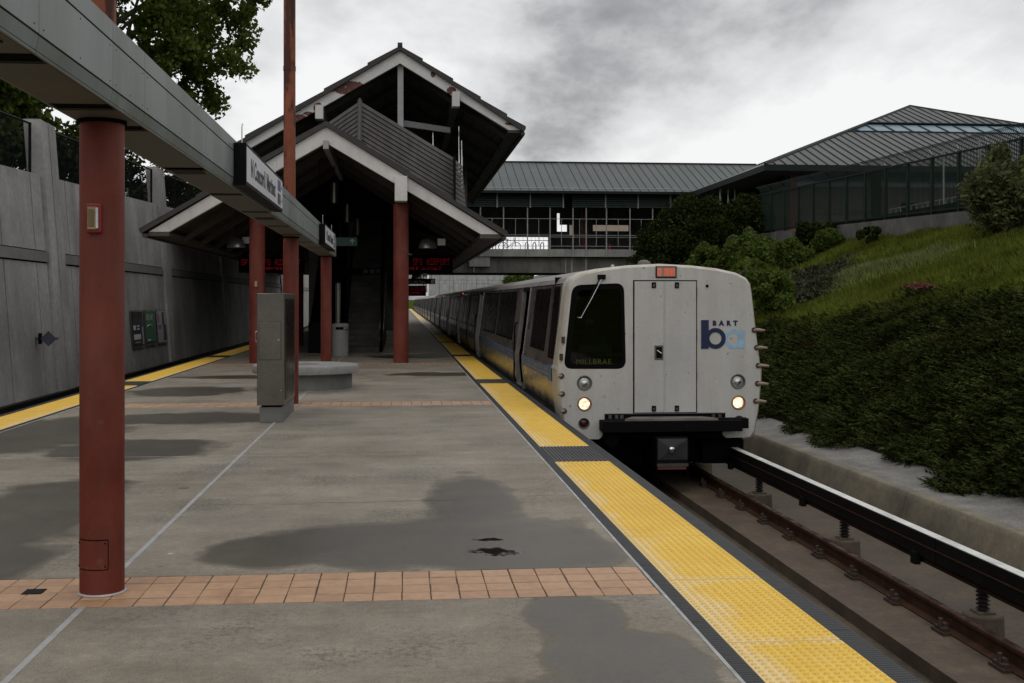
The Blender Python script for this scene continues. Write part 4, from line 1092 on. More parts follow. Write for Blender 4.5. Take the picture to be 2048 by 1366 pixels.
ur = thing('upper_roof', 'high gabled roof over the stairs with peeling white fascia', 'roof', (-.04, 45, 7.5))
UX, UZ = -.04, 12.03
URX, URZ, ULX, ULZ = 5.11, 8.74, -7.35, 7.55
MB().prism([(UX, UZ), (URX, URZ), (URX - .08, URZ - .14), (UX, UZ - .16)], 'y', 44.85, 77.5).build('roof_slope', M['shingle'], ur)
MB().prism([(UX, UZ - .16), (ULX + .08, ULZ - .14), (ULX, ULZ), (UX, UZ)], 'y', 44.85, 77.5).build('roof_slope', M['shingle'], ur)
for (xe, ze, sx) in ((URX, URZ, 1), (ULX, ULZ, -1)):
    cuts = (0, .18, .42, .64, .85, 1.0)
    for f0, f1 in zip(cuts[:-1], cuts[1:]):
        xa, xb = UX + (xe - UX) * f0, UX + (xe - UX) * f1; za, zb = UZ + (ze - UZ) * f0, UZ + (ze - UZ) * f1
        pts = [(xa, za + .01), (xb, zb + .10), (xb, zb + .005), (xa, za + .002)]
        MB().prism(pts if sx > 0 else pts[::-1], 'y', 44.9, 77.5).build('shingle_course', M['shingle'], ur)
B(UX - .10, UX + .10, 44.8, 77.5, UZ - .02, UZ + .12).build('ridge_cap', M['shingle'], ur)
MB().prism([(UX, UZ - .17), (URX - .16, URZ - .05), (URX - .70, URZ - .05), (UX, UZ - .68)], 'y', 45, 45.2).build('fascia', M['peel'], ur)
MB().prism([(UX, UZ - .68), (ULX + .75, ULZ - .05), (ULX + .18, ULZ - .05), (UX, UZ - .17)], 'y', 45, 45.2).build('fascia', M['peel'], ur)
for k in range(10):
    f0, f1 = k / 10, (k + 1) / 10 - .006
    for (xe, ze, sx) in ((URX - .5, URZ + .02, 1), (ULX + .5, ULZ + .02, -1)):
        xa, xb = UX + (xe - UX) * f0, UX + (xe - UX) * f1; za, zb = UZ - .3 + (ze - UZ + .3) * f0, UZ - .3 + (ze - UZ + .3) * f1
        pts = [(xa, za), (xb, zb), (xb, zb - .05), (xa, za - .05)]
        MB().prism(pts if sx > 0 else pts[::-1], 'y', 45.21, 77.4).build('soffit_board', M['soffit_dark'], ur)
for yy in (46.5, 50, 54, 58, 62, 66, 70, 74):
    for (xe, ze, sx) in ((URX - .6, URZ + .02, 1), (ULX + .6, ULZ + .02, -1)):
        pts = [(UX, UZ - .36), (xe, ze - .06), (xe, ze - .28), (UX, UZ - .62)]
        MB().prism(pts if sx > 0 else pts[::-1], 'y', yy, yy + .2).build('rafter', M['soffit_dark'], ur)
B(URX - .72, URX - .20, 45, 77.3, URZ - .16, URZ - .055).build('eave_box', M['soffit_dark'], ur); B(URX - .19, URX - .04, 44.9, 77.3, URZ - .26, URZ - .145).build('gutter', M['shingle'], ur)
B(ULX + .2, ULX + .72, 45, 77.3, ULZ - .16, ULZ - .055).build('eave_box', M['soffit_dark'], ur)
B(-.14, .10, 45.21, 45.45, 8.2, 11.4).build('king_post', M['grey_paint'], ur, bevel=.01)
for x0, x1, z0, z1 in ((2.08, 2.38, 9.58, 10.18), (-3.44, -3.13, 9.0, 9.56)):
    B(x0, x1, 44.72, 45.2, z0, z1).build('purlin_end', M['fascia'], ur, bevel=.006); B(x0 + .01, x1 - .01, 45.21, 77, z0 + .02, z1 - .02).build('purlin', M['soffit_dark'], ur)
MB().prism([(.12, 9.10), (2.1, 8.85), (2.1, 9.08), (.12, 9.36)], 'y', 47, 47.2).build('tie_beam', M['grey_paint'], ur)
for x, z0, z1 in ((1.38, 7.6, 9.0), (2.5, 7.2, 9.2), (2.62, 6.4, 8.6)):
    MB().cyl((x, 47.5, z0), (x, 47.5, z1), .035, n=8).build('mullion', M['bright_steel'], ur)
MB().prism([(-5.5, 5.4), (3.6, 5.4), (3.6, 9.3), (UX, UZ - .7), (-5.5, 8.4)], 'y', 60, 60.2).build('gable_wall', M['concrete_dark'], ur)
t = thing('lightning_rod', 'thin pale rod at the left end of the upper roof', 'rod', (-6.35, 44.9, 8.05))
MB().cyl((-6.35, 44.88, 7.95), (-6.35, 44.88, 8.75), .012, n=6).build('shaft', M['bright_steel'], t); MB().lathe(-6.35, 44.88, [(.03, 8.72), (.03, 8.78)], 8).build('tip', M['bright_steel'], t)

# ================================================================== FOOTBRIDGE
br = thing('footbridge', 'covered footbridge with green metal roof crossing the tracks', 'bridge', (5, 79, 3.7))
B(-12, 21.5, 79.5, 80.3, 3.71, 4.83).build('girder', M['concrete_dark'], br)
B(-12, 21.5, 86.4, 87.2, 3.71, 4.83).build('girder', M['concrete_dark'], br)
B(-12, 21.5, 80.31, 86.39, 4.3, 4.83).build('deck_soffit', M['concrete_dark'], br)
for x in (5.2, 11.9, 12.35, 13.4): B(x, x + .10, 79.40, 79.49, 3.72, 4.82).build('girder_rib', M['deck_panel'], br)
B(11.6, 14.2, 79.42, 79.48, 3.70, 4.80).build('girder_plate', M['concrete_dark'], br)
B(4.9, 6.4, 79.2, 79.39, 4.15, 4.84).build('bearing_block', M['deck_panel'], br)
B(-12, 21.5, 79.2, 87.5, 4.85, 5.40).build('deck', M['concrete_dark'], br)
bx = [-12, -8, -4, 0, 4.0, 5.7, 7.37, 9.11, 10.75, 12.43, 13.4, 14.89, 16.62, 18.3, 20.0, 21.4]
for a, b_ in zip(bx[:-1], bx[1:]):
    B(a + .03, b_ - .03, 79.1, 79.19, 4.88, 5.42).build('edge_panel', M['deck_panel'], br)
for i, x in enumerate(bx[4:-1]):
    B(x - .04, x + .04, 79.0, 79.08, 4.86, 8.42).build('post', M['grey_paint'], br)
    if i < len(bx) - 6:
        x1 = bx[5 + i]; xm = (x + x1) / 2
        for z in (5.62, 6.28, 6.42, 7.60): B(x + .05, x1 - .05, 79.03, 79.06, z, z + .035).build('rail', M['grey_paint'], br)
        B(xm - .018, xm + .018, 79.03, 79.06, 5.66, 7.6).build('mullion', M['grey_paint'], br)
# louvre band under the eave
lb = [4.4, 6.9, 9.3, 11.7, 12.3, 14.8, 17.2, 19.6, 21.4]
for a, b_ in zip(lb[:-1], lb[1:]):
    if b_ - a < 1: continue
    for k in range(7): 
        z = 8.45 + .15 * k
        MB().add([(a + .06, 78.92, z), (b_ - .06, 78.92, z), (b_ - .06, 79.02, z + .12), (a + .06, 79.02, z + .12)], [(0, 1, 2, 3)]).add([(a + .06, 78.95, z), (b_ - .06, 78.95, z), (b_ - .06, 79.05, z + .12), (a + .06, 79.05, z + .12)], [(3, 2, 1, 0)]).build('louvre', M['louvre'], br)
    B(b_ - .05, b_ + .05, 78.88, 79.04, 8.40, 9.50).build('louvre_post', M['grey_paint'], br)
B(4.4, 21.4, 79.1, 79.2, 8.4, 9.5).build('louvre_backing', M['black_gap'], br)
# roof
RZ0, RZ1, RY0, RY1 = 9.52, 12.45, 78.0, 85.0
MB().prism([(RY0, RZ0), (RY1, RZ1), (92, RZ0), (92, RZ0 - .15), (RY1, RZ1 - .2), (RY0, RZ0 - .15)], 'x', -8, 28).build('roof_sheet', M['green_metal'], br)
x = 4.2
while x < 27:
    wd = .30 if abs(x - 12.4) < .3 else .03
    MB().add([(x - wd / 2, RY0, RZ0 + .03), (x + wd / 2, RY0, RZ0 + .03), (x + wd / 2, RY1, RZ1 + .035), (x - wd / 2, RY1, RZ1 + .035),
              (x - wd / 2, RY0, RZ0 - .01), (x + wd / 2, RY0, RZ0 - .01), (x + wd / 2, RY1, RZ1 - .01), (x - wd / 2, RY1, RZ1 - .01)],
             [(0, 1, 2, 3), (0, 4, 5, 1), (1, 5, 6, 2), (3, 7, 4, 0)]).build('seam', M['green_metal'] if wd > .1 else M['green_seam'], br)
    x += .62
B(-8, 28, RY0 - .06, RY0 - .001, RZ0 - .16, RZ0 + .02).build('eave_trim', M['dark_green'], br)
B(-8, 28, RY1 - .12, RY1 + .12, RZ1 - .01, RZ1 + .07).build('ridge_trim', M['green_seam'], br)
MB().prism([(RY0 + .55, RZ0 + .235), (RY0 + .6, RZ0 + .256), (RY0 + .6, RZ0 + .29), (RY0 + .55, RZ0 + .27)], 'x', 4.2, 21).build('snow_bar', M['grey_paint'], br)
# back screen with openings
for x0, x1, z0, z1 in ((-12, 6.6, 5.4, 9.5), (6.6, 11.7, 6.74, 9.5), (11.7, 12.4, 5.4, 9.5), (12.4, 13.2, 5.4, 7.2), (12.62, 13.2, 7.74, 9.5), (12.4, 12.62, 8.66, 9.5), (13.2, 13.4, 5.4, 9.5), (13.4, 13.66, 5.4, 6.9), (13.4, 13.66, 7.74, 9.5), (13.66, 15.3, 5.4, 9.5), (15.3, 18.2, 7.74, 9.5), (15.3, 18.2, 5.4, 7.26), (18.2, 24, 5.4, 9.5)):
    B(x0, x1 - .004, 87.0, 87.1, z0, z1).build('back_panel', M['concrete_dark'], br)
B(13.75, 14.05, 83, 83.3, 5.4, 9.4).build('red_post', M['red_paint'], br)
for k in range(16):
    MB().cyl((6.7 + .33 * k, 86.95, 5.4), (6.7 + .33 * k, 86.95, 6.72), .012, n=6).build('baluster', M['black_metal'], br)
B(6.6, 11.7, 86.92, 86.98, 6.45, 6.5).build('handrail', M['black_metal'], br)

# bicycle and racks on the bridge
def wheel(mb, x, y, z, r):
    pts = [(x + r * math.cos(2 * math.pi * k / 20), y, z + r * math.sin(2 * math.pi * k / 20)) for k in range(21)]
    mb.tube(pts, .028, 6, False); return mb
bk = thing('bicycle', 'dark bicycle parked on the footbridge silhouetted against the sky', 'bicycle', (8.2, 83, 5.41))
for x in (7.72, 8.72): wheel(MB(), x, 83, 5.41 + .35, .34).build('wheel', M['rubber'], bk)
mb = MB()
for a, b_ in (((7.72, 5.76), (8.05, 6.25)), ((7.72, 5.76), (8.1, 5.72)), ((8.1, 5.72), (8.02, 6.32)), ((8.1, 5.72), (8.55, 6.2)), ((8.03, 6.22), (8.55, 6.28)), ((8.72, 5.76), (8.52, 6.4))):
    mb.cyl((a[0], 83, a[1]), (b_[0], 83, b_[1]), .025, n=6)
mb.build('frame', M['black_metal'], bk)
MB().tube([(8.5, 82.75, 6.42), (8.52, 83, 6.42), (8.5, 83.25, 6.42)], .02, 6).build('handlebar', M['black_metal'], bk)
B(7.9, 8.15, 82.93, 83.07, 6.33, 6.38).build('saddle', M['rubber'], bk)
for k, x in enumerate((6.5, 7.0, 9.5, 10.1, 10.7)):
    t = thing('bicycle_rack', ['first', 'second', 'third', 'fourth', 'fifth'][k] + ' bicycle rack hoop from the left on the footbridge', 'bike rack', (x, 84, 5.4), 'bicycle racks on the bridge')
    MB().tube([(x, 84, 5.4), (x, 84, 6.0), (x + .05, 84, 6.12), (x + .12, 84, 6.16), (x + .19, 84, 6.12), (x + .24, 84, 6.0), (x + .24, 84, 5.4)], .035, 8).build('hoop', M['black_metal'], t)
t = thing('hydrant', 'small red hydrant shaped post standing on the bridge deck', 'post', (15.4, 80.5, 5.4))
MB().lathe(15.4, 80.5, [(.10, 5.4), (.09, 5.6), (.11, 5.62), (.05, 5.72), (.05, 5.9)], 10).build('body', mat('hydrant_red', (.35, .03, .02), .5), t)

# ================================================================== STATION BUILDING (right)
sb = thing('station_building', 'brown station building under a big hipped seam metal roof', 'building', (37, 78, 5.3))
x0, x1, y0, y1, ze, za = 20.8, 53.8, 61.5, 94.5, 9.5, 15.96
cx, cy = (x0 + x1) / 2, (y0 + y1) / 2
def hp(t, corner, dz=0):
    X = x0 if corner in (0, 3) else x1; Yc = y0 if corner in (0, 1) else y1
    return (X + (cx - X) * t, Yc + (cy - Yc) * t, ze + (za - ze) * t + dz)
def tier(t0, t1, dz, m, name):
    mb = MB()
    for i in range(4):
        j = (i + 1) % 4
        a, b_, c_, d_ = hp(t0, i, dz), hp(t0, j, dz), hp(t1, j, dz), hp(t1, i, dz)
        mb.add([a, b_, c_, d_], [(0, 1, 2, 3)])
    return mb.build(name, m, sb)
tier(0, .505, 0, M['roof_brown'], 'roof_slope')
gl = tier(.50, .652, -.06, M['skylight'], 'skylight_band')
tier(.645, 1.0, .05, M['roof_brown'], 'roof_slope')
k = 0
x = x0 + .6
while x < x1 - .4:     # seams on the front slope, trimmed by the hips
    tt = min((x - x0) / (cx - x0), (x1 - x) / (x1 - cx))
    def seam(t0, t1, dz, m, nm, wd=.035):
        p0 = (y0 + (cy - y0) * t0, ze + (za - ze) * t0 + dz); p1 = (y0 + (cy - y0) * t1, ze + (za - ze) * t1 + dz)
        MB().add([(x - wd, p0[0], p0[1] + .05), (x + wd, p0[0], p0[1] + .05), (x + wd, p1[0], p1[1] + .05), (x - wd, p1[0], p1[1] + .05),
                  (x - wd, p0[0], p0[1]), (x + wd, p0[0], p0[1]), (x + wd, p1[0], p1[1]), (x - wd, p1[0], p1[1])],
                 [(0, 1, 2, 3), (0, 4, 5, 1), (1, 5, 6, 2), (3, 7, 4, 0)]).build(nm, m, sb)
    if x < 46:
        seam(0, min(tt, .5), 0, M['green_seam'], 'seam')
        if tt > .52 and k % 2 == 0: seam(.51, min(tt, .64), -.05, M['dark_green'], 'glazing_bar', .06)
        if tt > .66: seam(.65, tt, .05, M['green_seam'], 'seam')
    x += .62; k += 1
for i in range(4):
    a, b_ = Vector(hp(0, i)), Vector(hp(1, i, .05)); MB().tube([a, b_], .09, 6).build('hip_cap', M['green_seam'], sb)
for t_, dz in ((.503, .03), (.648, .07)):
    mb = MB(); P_ = [hp(t_, i, dz) for i in range(4)]
    for i in range(4): mb.tube([P_[i], P_[(i + 1) % 4]], .06, 4)
    mb.build('flashing', M['dark_green'], sb)
mb = MB(); mb.box(x0 + .01, x1, y0 + .001, y0 + .12, ze - .35, ze - .02); mb.build('eave_trim', M['dark_green'], sb)
mb = MB(); mb.box(x0, x0 + .12, y0 + .13, y1, ze - .35, ze - .02); mb.build('eave_trim', M['dark_green'], sb)
B(x0 + .13, x1, y0 + .13, y1, ze - .30, ze - .25).build('soffit', M['soffit_dark'], sb)
B(23.0, 50, 64.3, 92, 5.3, 8.55).build('wall', M['bldg_wall'], sb)
B(23.02, 50, 64.31, 64.4, 8.56, 9.2).build('clerestory', M['glass_blue'], sb)
B(23.15, 23.6, 63.9, 64.29, 5.3, 9.2).build('red_pillar', mat('bright_red_pillar', (.17, .028, .018), .5), sb)
B(28.3, 28.8, 64.0, 64.29, 5.3, 9.2).build('dark_pillar', M['black_metal'], sb)
for z in (6.2, 6.9): B(24, 40, 64.2, 64.29, z, z + .25).build('wall_stripe', M['concrete_dark'], sb)
for x in (21.4, 22.0, 22.5): MB().cyl((x, 66 + x * .3, 5.3), (x, 66 + x * .3, 9.2), .06, n=8).build('thin_post', M['white_face'], sb)
B(30.2, 31.0, 64.18, 64.28, 5.35, 7.6).build('door', M['glass_dark'], sb)

fb = thing('distant_building', 'pale tan building glimpsed through the footbridge opening', 'building', (31, 160, 5.3))
B(26, 36, 160, 170, 5.3, 13.5).build('wall', mat('tan_wall', (.34, .27, .21), .8), fb)
B(25.8, 36.2, 159.8, 170.2, 13.51, 13.8).build('parapet', M['deck_panel'], fb)
# white guard rail and poles behind the fence
wr = thing('metal_railing', 'pale metal railing glimpsed behind the green picket fence', 'railing', (24, 50, 5.1))
for k in range(16): B(23.98, 24.02, 44.0 + .55 * k - .02, 44.0 + .55 * k + .02, 5.0, 6.15).build('post', M['grey_paint'], wr)
B(23.97, 24.03, 43.9, 52.4, 6.15, 6.2).build('rail', M['grey_paint'], wr); B(23.98, 24.02, 43.9, 52.4, 5.6, 5.63).build('rail', M['grey_paint'], wr)
for x, y, lb in ((23.6, 43.2, 'nearer'), (23.4, 45.8, 'farther')):
    t = thing('slender_pole', f'{lb} slender pale pole behind the green picket fence', 'pole', (x, y, 5)); MB().cyl((x, y, 4.9), (x, y, 8.3), .05, n=10).build('shaft', M['grey_paint'], t); B(x - .09, x + .09, y - .09, y + .09, 4.9, 4.95).build('base_plate', M['grey_paint'], t)

# ================================================================== TRAIN
TX = 3.95
HALF = [(1.30, -.48), (1.43, -.465), (1.49, -.38), (1.555, -.02), (1.6, .43), (1.6, .60), (1.58, .68), (1.5, 1.3), (1.435, 1.86), (1.42, 1.93), (1.36, 2.02), (1.2, 2.10), (.9, 2.165), (.5, 2.21), (0, 2.235)]
PROF = [(-x, z) for x, z in HALF] + [(x, z) for x, z in HALF[::-1][1:]]
zs_, xs_ = [p[1] for p in HALF], [p[0] for p in HALF]
def side_x(z): return TX - float(np.interp(z, zs_, xs_))
def inset(k, zc=.88): return [(x * (1 - k / 1.6), zc + (z - zc) * (1 - k / 1.36)) for x, z in PROF]
def loft(rings, close_bottom=True):
    mb = MB(); n = len(rings[0][1])
    vs = [(TX + x, y, z) for y, pr in rings for x, z in pr]; fs = []
    for i in range(len(rings) - 1):
        for k in range(n - 1): fs.append((i * n + k, (i + 1) * n + k, (i + 1) * n + k + 1, i * n + k + 1))
        if close_bottom: fs.append((i * n + n - 1, (i + 1) * n + n - 1, (i + 1) * n, i * n))
    return mb.add(vs, fs)
def side_panel(y0, y1, z0, z1, off, th=.012, skew=0):
    zz = sorted({z0, z1} | {z for z in zs_ if z0 < z < z1}); n = len(zz)
    vs = []
    for (o_, rev) in ((off, 0), (off - th, 1)):
        for y in (y0, y1):
            for z in zz: vs.append((side_x(z) - o_, y + skew * (z - z0), z))
    fs = []
    for i in range(n - 1):
        fs.append((i, n + i, n + i + 1, i + 1)); fs.append((2 * n + i, 2 * n + i + 1, 3 * n + i + 1, 3 * n + i))
        fs.append((i, i + 1, 2 * n + i + 1, 2 * n + i)); fs.append((n + i, 3 * n + i, 3 * n + i + 1, n + i + 1))
    fs.append((0, 2 * n, 3 * n, n)); fs.append((n - 1, 2 * n - 1, 4 * n - 1, 3 * n - 1))
    return MB().add(vs, fs)
def car_body(parent, y0, y1, doors, m_side, m_roof):
    cuts = sorted({y0, y1} | {d for dd in doors for d in dd})
    side, roof = MB(), MB()
    n = len(PROF)
    for a, b_ in zip(cuts[:-1], cuts[1:]):
        is_door = any(abs(a - d[0]) < 1e-6 for d in doors)
        for k in range(n):
            p, q = PROF[k], PROF[(k + 1) % n]
            if is_door and p[0] < 0 and q[0] < 0 and min(p[1], q[1]) >= -.021 and max(p[1], q[1]) <= 1.931: continue
            tgt = roof if min(p[1], q[1]) >= 1.92 else side
            tgt.add([(TX + p[0], a, p[1]), (TX + p[0], b_, p[1]), (TX + q[0], b_, q[1]), (TX + q[0], a, q[1])], [(0, 1, 2, 3)])
    side.build('body', m_side, parent, smooth=True); roof.build('roof', m_roof, parent, smooth=True)
    n_ = [(TX + x, y1, z) for x, z in PROF]; MB().add(n_, [list(range(len(n_)))[::-1]]).build('end_wall', M['black_metal'], parent)
    B(TX - 1.5, TX + 1.5, y0 + .3, y1 - .05, -.06, -.012).build('floor', M['black_matte'], parent)
def car_window(parent, y0, y1, z0=.85, z1=1.84, skew=0):
    f = side_panel(y0 - .035, y1 + .035, z0 - .035, z1 + .035, .006, .008, skew).build('window', M['rubber'], parent)
    side_panel(y0, y1, z0, z1, .010, .005, skew).build('pane', M['glass_dark'], f)
    return f
def open_door(parent, y0, y1):
    for y in (y0, y1 - .045):
        side_panel(y, y + .045, -.02, 1.93, .012, .09).build('door_jamb', M['alu'], parent)
    side_panel(y0 + .05, y1 - .05, 1.86, 1.93, .01, .05).build('door_header', M['black_metal'], parent)
    B(TX - 1.60, TX - 1.40, y0, y1, -.05, -.011).build('door_sill', M['alu'], parent)
    B(TX - .9, TX - .86, y0 - .2, y1 + .2, 0, 1.9).build('vestibule_panel', M['black_metal'], parent)
    xg = side_x(.9) - .035
    MB().tube([(xg + .05, y1 + .06, 1.22), (xg, y1 + .06, 1.2), (xg - .02, y1 + .06, 1.1), (xg - .03, y1 + .06, .1), (xg + .0, y1 + .06, .02), (xg + .06, y1 + .06, .0)], .018, 8).build('grab_rail', M['black_metal'], parent, smooth='all')
def stripes(parent, y0, y1):
    for z in (.43, .50, .57): side_panel(y0, y1, z, z + .045, .004, .004).build('blue_stripe', M['blue_band'], parent)


tr = thing('train_lead_car', 'white faced silver lead car of the train arriving at the platform', 'train car', (TX, 16.5, -1.04), 'cars of the train')
FY = 16.5
face = inset(.045) + [(1.02, -.437), (.97, -.40), (.94, -.285), (-.88, -.285), (-.91, -.40), (-.96, -.437)]
# --- face plate with real openings for windshield and lamps
WS = rounded([(-1.50, .63), (-.54, .625), (-.57, 1.935), (-1.365, 1.90)], .14)
lamps = [(-1.178, .417, .118), (-1.178, .098, .112), (-1.186, -.197, .088), (1.202, .425, .118), (1.21, .102, .112), (1.218, -.182, .088)]
fp = plate('face_plate', face, [WS] + [circ(x, z, r) for x, z, r in lamps], .04, M['train_white'], 'f', (TX, FY + .02, 0), tr)
loft([(FY + .0, inset(.045)), (FY + .035, inset(.018)), (FY + .10, inset(.004)), (FY + .56, PROF)], False).build('nose_shell', M['train_grime'], tr, smooth=True)
B(TX - .98, TX + 1.04, FY + .10, FY + .16, -.46, -.2).build('underface_panel', M['black_matte'], tr)
# shoulder ledge at the belt on the platform side
side_panel(FY + .10, FY + .57, .615, .66, .012, .02).build('belt_moulding', M['train_white'], tr)
D1, D2 = (21.25, 22.6), (33.4, 34.75)
car_body(tr, FY + .56, 39.35, [D1, D2], M['alu'], M['alu_dull'])
open_door(tr, *D1); open_door(tr, *D2)
car_window(tr, 17.15, 17.75, .78, 1.86, .10); car_window(tr, 18.35, 20.25)
car_window(tr, 23.7, 27.6); car_window(tr, 28.1, 32.4); car_window(tr, 35.6, 38.6)
stripes(tr, 17.55, 21.2); stripes(tr, 22.65, 33.3); stripes(tr, 34.8, 39.2)
side_panel(17.06, 17.55, .40, .64, .006, .005).build('blue_panel', M['blue_band'], tr)
side_panel(17.02, 17.055, .40, .64, .008, .006).build('panel_vent', M['black_metal'], tr)
for z in (-.02, 1.93): side_panel(FY + .57, 39.3, z - .008, z + .008, .003, .003).build('seam', M['black_metal'], tr)
# small operator logo on the side between window and door
side_panel(20.72, 20.80, 1.12, 1.42, .004, .003).build('side_logo', M['logo_navy'], tr)
side_panel(20.80, 20.98, 1.12, 1.26, .004, .003).build('side_logo', M['logo_navy'], tr)
# --- windshield
fr = plate('windshield', rounded([(-1.49, .64), (-.55, .635), (-.58, 1.925), (-1.355, 1.89)], .135), [rounded([(-1.40, .70), (-.61, .70), (-.635, 1.85), (-1.285, 1.82)], .10)], .03, M['rubber'], 'f', (TX, FY + .012, 0), tr)
plate('pane', rounded([(-1.41, .69), (-.60, .69), (-.625, 1.86), (-1.295, 1.83)], .10), [], .006, M['windshield'], 'f', (TX, FY + .02, 0), fr)
# cab interior
ci = B(TX - 1.42, TX - .35, FY + 1.45, FY + 1.5, -.3, 2.05).build('cab_bulkhead', M['black_matte'], tr)
B(TX - 1.38, TX - .45, FY + .10, FY + .55, .80, .86).build('cab_console', M['cab_grey'], tr)
B(TX - 1.2, TX - .7, FY + .30, FY + .50, .861, .98).build('cab_console', M['cab_grey'], tr)
B(TX - .36, TX - .33, FY + .1, FY + 1.45, -.3, 2.0).build('cab_partition', M['black_matte'], tr)
ds = B(TX - 1.40, TX - .62, FY + .07, FY + .12, .66, .82).build('destination_display', M['black_matte'], tr)
text('MILLBRAE', .115, M['dest_led'], 'f', (TX - 1.30, FY + .065, .695), ds, spacing=1.12)
# wiper
wp = MB().tube([(TX - .93, FY - .03, 2.04), (TX - 1.10, FY - .045, 1.72), (TX - 1.27, FY - .03, 1.42)], .009, 6).build('wiper', M['black_metal'], tr)
MB().tube([(TX - .905, FY - .03, 2.02), (TX - 1.08, FY - .045, 1.69), (TX - 1.235, FY - .03, 1.41)], .006, 6).build('wiper_arm', M['bright_steel'], wp)
MB().tube([(TX - 1.285, FY - .02, 1.41), (TX - 1.225, FY - .02, 1.405)], .008, 6).build('wiper_blade', M['bright_steel'], wp)
B(TX - .98, TX - .86, FY - .04, FY + .0, 1.99, 2.06).build('wiper_motor', M['black_metal'], wp)
# --- end doors
B(TX - .432, TX + .560, FY - .004, FY - .001, -.05, 1.978).build('door_gap', M['black_gap'], tr)
for x0, x1 in ((-.412, .044), (.068, .543)):
    dl = B(TX + x0, TX + x1, FY - .018, FY - .005, -.038, 1.96).build('end_door', M['train_door'], tr, bevel=.003)
    xh = -.115 if x0 < 0 else .242
    for z in (1.86, -.02):
        B(TX + xh - .032, TX + xh + .032, FY - .032, FY - .019, z, z + .085).build('latch', M['black_metal'], dl)
        B(TX + xh - .012, TX + xh + .012, FY - .037, FY - .033, z + .02, z + .055).build('latch_pin', M['steel'], dl)
    for z in (1.75, 1.05, .45, .02):
        xx = x0 - .008 if x0 < 0 else x1 + .008
        MB().cyl((TX + xx, FY - .014, z), (TX + xx, FY - .014, z + .12), .008, n=6).build('hinge', M['black_metal'], dl)
B(TX + .046, TX + .066, FY - .022, FY - .005, -.038, 1.96).build('door_mullion', M['train_door'], tr)
hd = B(TX - .105, TX + .030, FY - .026, FY - .0185, .765, .985).build('handle_recess', M['steel'], tr, bevel=.004)
MB().tube([(TX - .07, FY - .035, .91), (TX + .0, FY - .035, .86)], .010, 6).build('handle', M['bright_steel'], hd)
B(TX - .08, TX + .01, FY - .0275, FY - .0265, .79, .96).build('recess_floor', M['black_metal'], hd)
# --- lamps
for i, (x, z, r) in enumerate(lamps):
    nm = ['headlight', 'headlight', 'tail_light'] * 2
    h_ = MB().lathe_y(TX + x, z, [(r - .001, FY + .12), (r * .999, FY - .004), (r * .90, FY - .010), (r * .78, FY + .0), (r * .74, FY + .03)], 32)
    h_.f = h_.f[:-2]
    ho = h_.build(nm[i], M['amber_glow_ring'] if i in (1, 4) else M['lamp_ring'], tr, smooth=True)
    m_ = M['lens_clear'] if i in (0, 3) else M['lamp_on'] if i in (1, 4) else M['lens_red']
    MB().lathe_y(TX + x, z, [(r * .76, FY + .06), (r * .76, FY + .030), (r * .6, FY + .018), (r * .3, FY + .011), (.002, FY + .008)], 28).build('lens', m_, ho, smooth=True)
    if i in (0, 3): MB().lathe_y(TX + x, z - .01, [(r * .42, FY + .02), (r * .40, FY + .0), (r * .2, FY - .006), (.002, FY - .008)], 24).build('bulb', M['bright_steel'], ho, smooth=True)
# --- marker light
mk = B(TX - .085, TX + .240, FY - .02, FY + .004, 2.015, 2.19).build('marker_light', M['black_metal'], tr, bevel=.006)
B(TX - .068, TX + .223, FY - .023, FY - .0205, 2.032, 2.173).build('marker_panel', mat('marker_grey', (.30, .22, .18), .4), mk)
for k in range(13):
    if k in (3, 4): continue
    x = TX - .052 + k * .0205; B(x, x + .010, FY - .026, FY - .0235, 2.042, 2.163).build('led_bar', M['marker_on'], mk)
MB().lathe_y(TX + .717, 1.89, [(.024, FY + .01), (.024, FY - .012), (.012, FY - .014)], 16).build('door_camera', M['black_metal'], tr)
MB().lathe(TX - .06, FY + .9, [(.11, 2.2), (.11, 2.25), (.09, 2.29), (.05, 2.315), (.01, 2.32)], 20).build('roof_dome', M['lamp_ring'], tr, smooth=True)
MB().lathe(TX - .65, FY + .5, [(.03, 2.15), (.03, 2.215), (.01, 2.23)], 10).build('roof_bolt', M['lens_clear'], tr)
# --- logo
lg = text('BART', .098, M['logo_navy'], 'f', (TX + .805, FY - .003, 1.287), tr, name='lettering', bold=.0075, spacing=2.0)
def ring(cx, cz, ro, ri): return circ(cx, cz, ro, 40), [circ(cx, cz, ri, 40)]
oo, hh = ring(1.124, 1.077, .150, .088); plate('logo_letter', oo, hh, .002, M['logo_sky'], 'f', (TX, FY - .0022, 0), tr)
plate('logo_letter', [(1.212, .931), (1.305, .931), (1.305, 1.222), (1.212, 1.222)], [], .002, M['logo_sky'], 'f', (TX, FY - .0047, 0), tr)
oo, hh = ring(.848, 1.088, .160, .094); plate('logo_letter', oo, hh, .002, M['logo_navy'], 'f', (TX, FY - .0072, 0), tr)
plate('logo_letter', [(.623, .931), (.742, .931), (.742, 1.369), (.623, 1.369)], [], .002, M['logo_navy'], 'f', (TX, FY - .0097, 0), tr)
